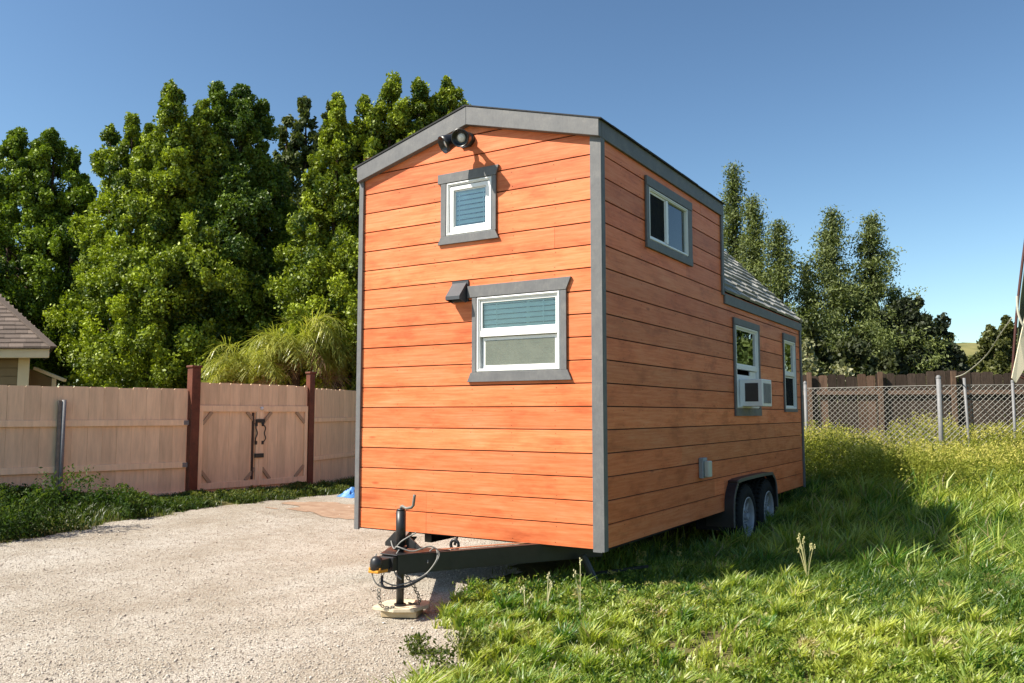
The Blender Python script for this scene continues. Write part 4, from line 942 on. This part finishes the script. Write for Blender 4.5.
# ------------------------------------------------------------------ ground cover (uncountable)
def blades(name, X, Y, Hh, Wd, col, mat, bend=.5, lean=None, label=None, cat=None, tipc=None):
    N = len(X); Z = gh(X, Y)-.01; a = rng.random(N)*6.283; b = a+rng.normal(0, .6, N)
    wx, wy = np.cos(a)*Wd*.5, np.sin(a)*Wd*.5; bd = rng.uniform(.2, 1.0, N)*bend*Hh; lx, ly = -np.sin(b)*bd, np.cos(b)*bd
    if lean is not None: lx = lx+lean[0]*Hh; ly = ly+lean[1]*Hh
    P0 = np.stack([X, Y, Z], 1); Wv = np.stack([wx, wy, np.zeros(N)], 1)
    P1 = P0+np.stack([lx*.3, ly*.3, Hh*.55], 1); P2 = P0+np.stack([lx, ly, Hh*(1-.25*bend)], 1)
    V = np.stack([P0-Wv, P0+Wv, P1+Wv*.8, P1-Wv*.8, P2+Wv*.12, P2-Wv*.12], 1).reshape(-1, 3)
    I = np.arange(N)*6; Fc = np.concatenate([np.stack([I, I+1, I+2, I+3], 1), np.stack([I+3, I+2, I+4, I+5], 1)])
    K = np.repeat(col, 6, 0).reshape(N, 6, 3).copy()
    if tipc is not None: K[:, 4:] = K[:, 4:]*.4+np.array(tipc)*.6
    o = np_mesh(name, V, Fc, K.reshape(-1, 3), M[mat]); return tagp(o, label, cat, kind='stuff')
def polar(n, a0, a1, r0, r1, pw=1.0):
    """points round the camera position, denser nearby"""
    th = rng.uniform(R(a0), R(a1), n); u = rng.random(n); r_ = r0*(r1/r0)**(u**pw); base = math.pi/2+YAW
    ang = base-th; return CAM[0]+np.cos(ang)*r_, CAM[1]+np.sin(ang)*r_
def clr(n, c0, c1, t, j=.12):
    t = np.clip(t, 0, 1)[:, None]; c = np.array(c0)*(1-t)+np.array(c1)*t; return c*np.clip(rng.normal(1, j, (n, 1)), .5, 1.6)
def undr(x, y): return (x > -2.45) & (x < -.12) & (y > .35) & (y < 6.6)
# lawn in front / right
X, Y = polar(420000, -14, 46, 2.4, 19, .95)
k = ~ingravel(X, Y) & (X > -2.6) & (X < 7) & ~(undr(X, Y) & (rng.random(len(X)) < .93)) & ~((X < -.9) & (Y > .3) & (Y < 9))
X, Y = X[k], Y[k]; N = len(X)
pt_ = .55*vnoise(X, Y, 1.1, 21)+.45*vnoise(X, Y, 3.7, 22); hp = vnoise(X, Y, 2.3, 23); dist = np.hypot(X-CAM[0], Y-CAM[1])
bare = vnoise(X, Y, 1.9, 27)*.6+vnoise(X, Y, 5, 28)*.4
k = rng.random(N) < np.clip((bare-.24)*4.5, .3, 1); X, Y, pt_, hp, dist = X[k], Y[k], pt_[k], hp[k], dist[k]; N = len(X)
Hh = (.045+.085*hp+.06*rng.random(N))*(1+.5*sstep((Y-.6)/2.5)+.7*sstep((X-.2)/.8)*sstep((Y-.8)/1.2)+.35*sstep((dist-6)/6))
tc = rng.random(N) < .55                                   # gather over half the blades into tufts of one height and colour
cs = .17; ix = np.floor(X/cs); iy = np.floor(Y/cs); tx = (ix+.15+.7*ghash(ix, iy, 1))*cs; ty = (iy+.15+.7*ghash(ix, iy, 2))*cs
X = np.where(tc, tx+(X-tx)*.45, X); Y = np.where(tc, ty+(Y-ty)*.45, Y); th = ghash(ix, iy, 3); tk = ghash(ix, iy, 4)
Hh = Hh*np.where(tc, .75+.85*th**2, .75)
colr = clr(N, (.065, .18, .018), (.44, .48, .085), pt_*1.3-.18+rng.normal(0, .16, N)+np.where(tc, (tk-.5)*.7, 0))
straw = tc & (tk > .95) & (th < .5); colr[straw] = clr(straw.sum(), (.40, .33, .14), (.55, .48, .26), rng.random(straw.sum()))
dryb = rng.random(N) < .06; colr[dryb] = clr(dryb.sum(), (.32, .26, .10), (.42, .35, .18), rng.random(dryb.sum()))
blades('grass', X, Y, Hh, (.007+.007*rng.random(N))*(1+dist*.05), colr, 'grass', .75, (.12, .05), 'bright green and yellow grass covering the yard right of the gravel', 'grass')
# longer dark blades in the lee of the house and around the wheels
n = 60000; X = rng.uniform(-.75, 4.2, n); Y = rng.uniform(.0, 9.5, n); k = ~(undr(X, Y) & (rng.random(n) < .7)); X, Y = X[k], Y[k]; n = len(X)
blades('long_grass', X, Y, (.13+.15*vnoise(X, Y, 2.6, 31)+.06*rng.random(n))*(.6+.4*sstep((Y-.2)/1.5))*(1-.45*np.exp(-((X-.2)/.7)**2-((Y-3.9)/1.4)**2)), .007+.005*rng.random(n), clr(n, (.035, .10, .012), (.16, .25, .03), vnoise(X, Y, 1.7, 33)+rng.normal(0, .2, n)), 'grass', .8, (.15, .05), 'long green grass beside and behind the house', 'grass')
# clover / broadleaf ground weeds
def leafmat(name, X, Y, hmin, hmax, size, c0, c1, mat, label, cat, sd=41, up=.35):
    N = len(X); Z = gh(X, Y)+hmin+(hmax-hmin)*rng.random(N)*(.4+.9*vnoise(X, Y, 2.0, sd)); C = np.stack([X, Y, Z], 1)
    V, Fc, K = tri_leaves(C, size*rng.uniform(.6, 1.3, N), clr(N, c0, c1, vnoise(X, Y, 1.5, sd+1)*.7+.5*rng.random(N)-.1), mat and 0, up, .6)
    return tagp(np_mesh(name, V, Fc, K, M[mat]), label, cat, kind='stuff')
X, Y = polar(90000, -14, 44, 2.4, 12, .95); k = ~ingravel(X, Y) & (X > -1.3) & (X < 6) & ~undr(X, Y) & (vnoise(X, Y, 1.3, 45)*.6+vnoise(X, Y, 4.1, 46)*.4 > .47); X, Y = X[k], Y[k]
leafmat('ground_weeds', X, Y, .02, .14, .021, (.05, .13, .014), (.34, .37, .06), 'weedm', 'small leafy weeds growing through the grass', 'weeds')
XYc = np.stack([rng.uniform(-.6, 5.5, 900), rng.uniform(-2.5, 9, 900)], 1); kk = ~ingravel(XYc[:, 0], XYc[:, 1]) & (vnoise(XYc[:, 0], XYc[:, 1], .8, 91) > .5) & ~undr(XYc[:, 0], XYc[:, 1]); XYc = XYc[kk]
BW = XYc
# tall yellow-green weeds, right background
def tall_weeds(name, XY, hlo, hhi, c0, c1, tip, label, cat='weeds', per=46, rad=.10, size=.035, hs=1.0):
    C = []; K = []; S = []; N = len(XY); X, Y = XY[:, 0], XY[:, 1]; H = (hlo+(hhi-hlo)*(.25*rng.random(N)+.75*vnoise(X, Y, .9, 55)))*hs
    t = rng.random((N, per)); a = rng.random((N, per))*6.283; rr = rad*(1-.65*t)*rng.random((N, per))**.5
    z = gh(X, Y)[:, None]+t*H[:, None]
    lx = rng.normal(0, .12, (N, 1))*H[:, None]*t; ly = rng.normal(0, .12, (N, 1))*H[:, None]*t
    C = np.stack([X[:, None]+np.cos(a)*rr+lx, Y[:, None]+np.sin(a)*rr+ly, z], -1).reshape(-1, 3)
    q = np.clip(rng.normal(.5, .25, (N, per))+.2*(vnoise(X, Y, 1.2, 57)[:, None]-.5), 0, 1)[..., None]; colr = np.array(c0)*(1-q)+np.array(c1)*q
    tm = ((t > .80) & (rng.random((N, 1)) < .65))[..., None]; colr = np.where(tm, np.array(tip)*rng.uniform(.7, 1.15, (N, per, 1)), colr).reshape(-1, 3)
    V, Fc, K = tri_leaves(C, size*rng.uniform(.6, 1.4, len(C)), colr, 0, .7, .38)
    return tagp(np_mesh(name, V, Fc, K, M['weedm']), label, cat, kind='stuff')
tall_weeds('leafy_weeds', BW, .05, .26, (.03, .07, .012), (.16, .22, .03), (.30, .27, .10), 'dark leafy weed clumps dotted through the yard grass', per=90, rad=.11, size=.03)
n = 14000; X = rng.uniform(-4.5, 6, n); Y = rng.uniform(5.5, 14, n); dd = np.array([X-CAM[0], Y-CAM[1]]); dep = dd[0]*gz[0]+dd[1]*gz[1]
k = (dep < 15.5) & ~((X < .5) & (Y < 7.2)) & (rng.random(n) < sstep((Y-5.3)/4.5)) & (vnoise(X, Y, 1.1, 61)+sstep((Y-8)/4)*.7 > .34)
tall_weeds('tall_weeds', np.stack([X[k], Y[k]], 1), .16, 1.08, (.13, .16, .022), (.34, .36, .055), (.52, .48, .12), 'tall yellow green weeds growing in front of the chain link fence', per=80, rad=.12, size=.036)
# weeds under tan fence, colours darkened to stand in for its shadow
def weeds_left(n):
    t = rng.random(n); out = []
    segs = [(fA2, fP1), (fP1, fP2), (fP2, fE2)]; pick = rng.choice(3, n, p=[.62, .16, .22])
    for i in range(n):
        a, b = segs[pick[i]]; q = a+(b-a)*t[i]; nn = np.array([(b-a)[1], -(b-a)[0]]); nn = nn/np.linalg.norm(nn)
        if np.dot(nn, CAM[:2]-a) < 0: nn = -nn
        wmax = {0: 3.6, 1: 1.3, 2: 1.6}[pick[i]]; q = q+nn*(.08+abs(random.random()**1.7)*wmax); out.append(q)
    return np.array(out)
XY = weeds_left(7000); k = ~ingravel(XY[:, 0], XY[:, 1]); XY = XY[k]
# thin them out towards the gate
XY = XY[(vnoise(XY[:, 0], XY[:, 1], 1.2, 81)*.6+vnoise(XY[:, 0], XY[:, 1], 3.4, 82)*.4) > .44]
sA = (XY-fP1)@((fA2-fP1)/np.linalg.norm(fA2-fP1)); hm = sA > .25; hsc = np.clip((sA[hm]-.5)/1.9, .14, 1)
tall_weeds('low_weeds', XY[~hm & (rng.random(len(XY)) < .8)], .02, .20, (.03, .06, .012), (.10, .13, .02), (.14, .16, .04), 'low dark weeds at the foot of the gates and the right fence panel', per=26, rad=.11, size=.045)
tall_weeds('fence_weeds', XY[hm], .12, .92, (.018, .045, .008), (.055, .10, .014), (.08, .12, .02), 'green weeds, coloured darker as in fence shadow, along the foot of the left tan fence', per=44, rad=.12, size=.05, hs=hsc)
n = 30000; XY = weeds_left(n); k = ~ingravel(XY[:, 0], XY[:, 1]); XY = XY[k]; n = len(XY)
blades('fence_grass', XY[:, 0], XY[:, 1], .04+.13*rng.random(n), .009+.006*rng.random(n), clr(n, (.03, .06, .01), (.09, .12, .02), rng.random(n)), 'grass', .8, None, 'grass tufts at the foot of the tan fence', 'grass')
# sparse tufts spilling over the gravel edge
n = 26000; X, Y = rng.uniform(-8, .4, n), rng.uniform(-4.5, 6, n); e = ingravel(X, Y); e2 = ~(ingravel(X+.16, Y) & ingravel(X-.16, Y) & ingravel(X, Y+.16) & ingravel(X, Y-.16)); k = e & e2 & (vnoise(X, Y, 3.2, 71) > .5); X, Y = X[k], Y[k]; n = len(X)
blades('edge_grass', X, Y, .03+.08*rng.random(n), .004+.004*rng.random(n), clr(n, (.08, .12, .015), (.24, .24, .05), rng.random(n)), 'grass', .9, None, 'sparse grass tufts spilling over the gravel edge', 'grass')
# loose stones on the gravel
X, Y = polar(60000, -42, 8, 2.6, 13, .9); k = ingravel(X, Y); X, Y = X[k], Y[k]; N = len(X)
s_ = rng.uniform(.003, .009, N)*np.where(rng.random(N) < .03, 1.7, 1)*np.where(rng.random(N) < .002, 2.2, 1); Z = gh(X, Y)+.007+s_*.3
oc = np.array([(1, 0, 0), (0, 1, 0), (-1, 0, 0), (0, -1, 0), (0, 0, .7), (0, 0, -.5)], float)
V = oc[None]*s_[:, None, None]*rng.uniform(.6, 1.3, (N, 6, 1)); a = rng.random(N)*6.283; ca, sa = np.cos(a)[:, None], np.sin(a)[:, None]
V = np.stack([V[..., 0]*ca-V[..., 1]*sa+X[:, None], V[..., 0]*sa+V[..., 1]*ca+Y[:, None], V[..., 2]+Z[:, None]], -1).reshape(-1, 3)
tf = np.array([(0, 1, 4), (1, 2, 4), (2, 3, 4), (3, 0, 4), (1, 0, 5), (2, 1, 5), (3, 2, 5), (0, 3, 5)]); Fc = (np.arange(N)[:, None, None]*6+tf[None]).reshape(-1, 3)
t = rng.random((N, 1)); colr = np.array((.30, .25, .20))*(1-t)+np.array((.62, .56, .48))*t
M['stone'] = mat_tint('stone', .9, .15, 60)
tagp(np_mesh('loose_gravel', V, Fc, np.repeat(colr, 6, 0), M['stone']), 'loose small stones scattered over the pale gravel drive', 'gravel', kind='stuff')

# individual stalks
def stalk(px, py, d, h, label, heads=6, pale=(.50, .46, .26), sp_=.05):
    q = at(px, py, d); x, y = q[0], q[1]; z = float(gh(x, y)); root = empty('dry_weed_stalk', (x, y, z), label, 'weed', 'dry weed stalks')
    mb = MB()
    for i in range(heads):
        hd = MB()
        a = random.uniform(0, 6.28); hh = h*random.uniform(.75, 1.05); e = (x+math.cos(a)*sp_, y+math.sin(a)*sp_, z+hh)
        mb.tube(spline([(x, y, z-.02), (x+math.cos(a)*sp_*.3, y+math.sin(a)*sp_*.3, z+hh*.5), e], 4), .0028, 4, pale)
        for k in range(6):
            p = Vector(e)+Vector((random.uniform(-.012, .012), random.uniform(-.012, .012), -.008*k+.01)); hd.lathe([(0, -.008), (.006, 0), (0, .011)], p, (random.random()-.5, random.random()-.5, 1), 5, tvar(pale, .2))
        hd.build('seed_head', M['dry'], root)
    mb.build('stem', M['dry'], root)
stalk(808, 600, 6.6, .42, 'pale dry seed stalk alone in the shaded grass, right of the house', 7, (.52, .48, .22), .06)
stalk(580, 575, 5.7, .40, 'pair of tall pale seed stems under the right front corner', 2)
stalk(547, 572, 5.9, .24, 'short pale seed stems under the front wall', 3, sp_=.04)
stalk(460, 590, 5.0, .22, 'thin seed stems in the weed clump by the jack', 5, (.40, .38, .16), .08)
stalk(525, 572, 5.9, .18, 'lowest pale stems in the dark gap below the front wall', 3)
# leafy clump beside the wood block
for i, (px, py, d, h, r_) in enumerate(((438, 612, 4.75, .16, .10), (470, 590, 5.1, .17, .12), (418, 586, 5.2, .12, .07))):
    q = at(px, py, d); n = 420; X = q[0]+rng.normal(0, r_*.6, n); Y = q[1]+rng.normal(0, r_*.6, n); Z = gh(X, Y)+h*rng.random(n); t = rng.random((n, 1))
    V, Fc, K = tri_leaves(np.stack([X, Y, Z], 1), .028*rng.uniform(.6, 1.3, n), np.array((.04, .07, .012))*(1-t)+np.array((.13, .15, .03))*t, 0, .4, .5)
    tagp(np_mesh('weed_clump', V, Fc, K, M['weedm'], loc=(q[0], q[1], .1)), ('dark leafy weed clump against the right end of the wood block', 'leafy weed clump in front of the trailer tongue beam', 'small weed clump on the gravel behind the jack foot')[i], 'weed', 'weed clumps by the hitch', 'stuff')

# blue tarp
X0, Y0 = -6.78, 4.55; mb = MB(); n = 12; vs = []
for i in range(n):
    for j in range(n):
        x = X0-.12+.34*i/(n-1)+random.uniform(-.02, .02); y = Y0-.2+.4*j/(n-1); e = math.sin(math.pi*i/(n-1))*math.sin(math.pi*j/(n-1)); vs.append((x, y, float(gh(x, y))+.01+.13*e*(.6+.6*random.random())))
mb.add(vs, [(i*n+j, (i+1)*n+j, (i+1)*n+j+1, i*n+j+1) for i in range(n-1) for j in range(n-1)])
tp = mb.build('tarp', M['tarp'], loc=(X0, Y0, .25)); tagp(tp, 'crumpled blue tarp on the ground by the left corner of the house', 'tarp')
# canvas canopy at right edge with maroon edge and guy rope
A = [Vector(at(*a)) for a in ((1030, 205, 9.0), (1018, 300, 9.0), (1012, 380, 9.0), (1060, 380, 9.2), (1090, 200, 9.4))]
cn = empty('canvas_canopy', at(1020, 414, 9.0)-np.array([0, 0, 1.1]), 'cream and olive canvas canopy with a maroon edge at the right border', 'canopy')
mb = MB(); mb.tube(spline([A[0], A[1], A[2]], 6), .014, 8); mb.build('edge_pole', M['maroon'], cn, 0, True)
mb = MB(); b0 = [Vector(at(*a)) for a in ((1031, 215, 9.02), (1020, 300, 9.03), (1015, 372, 9.04), (1026, 335, 9.3), (1036, 300, 9.5), (1060, 215, 9.5))]
mb.add(b0, [tuple(range(6))]); o = mb.build('inner_panel', M['olive'], cn); s_ = o.modifiers.new('t', 'SOLIDIFY'); s_.thickness = .006
mb = MB(); P = [Vector(at(*a)) for a in ((1029, 300, 8.95), (1020, 340, 8.92), (1012, 378, 8.9), (1016, 383, 8.9), (1025, 368, 8.9), (1045, 340, 8.95), (1060, 300, 9))]
mb.add(P, [tuple(range(7))]); o = mb.build('cream_flap', M['canvas'], cn); s_ = o.modifiers.new('t', 'SOLIDIFY'); s_.thickness = .012
q0 = at(1060, 150, 9.4); mb = MB(); mb.tube([(q0[0], q0[1], .1), tuple(q0)], .03, 10); mb.build('mast', M['maroon'], cn, 0, True)
mb = MB(); mb.tube([tuple(A[0]), (q0[0], q0[1], q0[2]-.15)], .02, 8); mb.tube([at(1015, 374, 9.02), (q0[0], q0[1], 1.75)], .018, 8); mb.build('cross_bar', M['maroon'], cn, 0, True)
mb = MB(); mb.tube(spline([at(1017, 296, 8.9), at(1018, 312, 8.88), at(1023, 325, 8.86), at(1034, 338, 8.85)], 6), .012, 6); mb.build('loop_cord', M['rope'], cn)
mb = MB(); mb.tube(spline([at(1012, 318, 9.0), at(1000, 335, 9.6), at(985, 357, 11), at(966, 373, 13), at(956, 377, 13.95)], 8), .009, 6)
tagp(mb.build('guy_rope', M['rope'], loc=tuple(at(1000, 335, 9.6))), 'pale slack rope hanging from the canopy down to the chain link fence', 'rope')

# far hill
def mat_hill():
    n = NT('hill_grass'); f = n.noise(n.coord((.05, .05, .05)), 4, 8, .6); n.color(n.ramp(f, [(.35, (.10, .11, .04)), (.6, (.22, .20, .08))])); return n.set(.95, 0, .1)
M['hill'] = mat_hill()
V = []; Fc = []; nx, ny = 50, 10
for j in range(ny):
    for i in range(nx):
        px = 600+900*i/(nx-1); t = j/(ny-1); d_ = 130+70*t; pk = 14.0*math.exp(-((px-945)/190)**2)+5*math.exp(-((px-1250)/200)**2)+1.0*vnoise(px, t, .05, 9)
        q = lat(px, d_); V.append((q[0], q[1], -.5+float(pk+1)*math.sin(math.pi*min(1, t*1.0+.0))**.8 if 0 < t < 1 else -1.0))
V = np.array(V); Fc = np.array([(j*nx+i, j*nx+i+1, (j+1)*nx+i+1, (j+1)*nx+i) for j in range(ny-1) for i in range(nx-1)])
o = np_mesh('hills', V, Fc, np.ones((len(V), 3)), M['hill']); tagp(o, kind='structure')
for p_ in o.data.polygons: p_.use_smooth = True
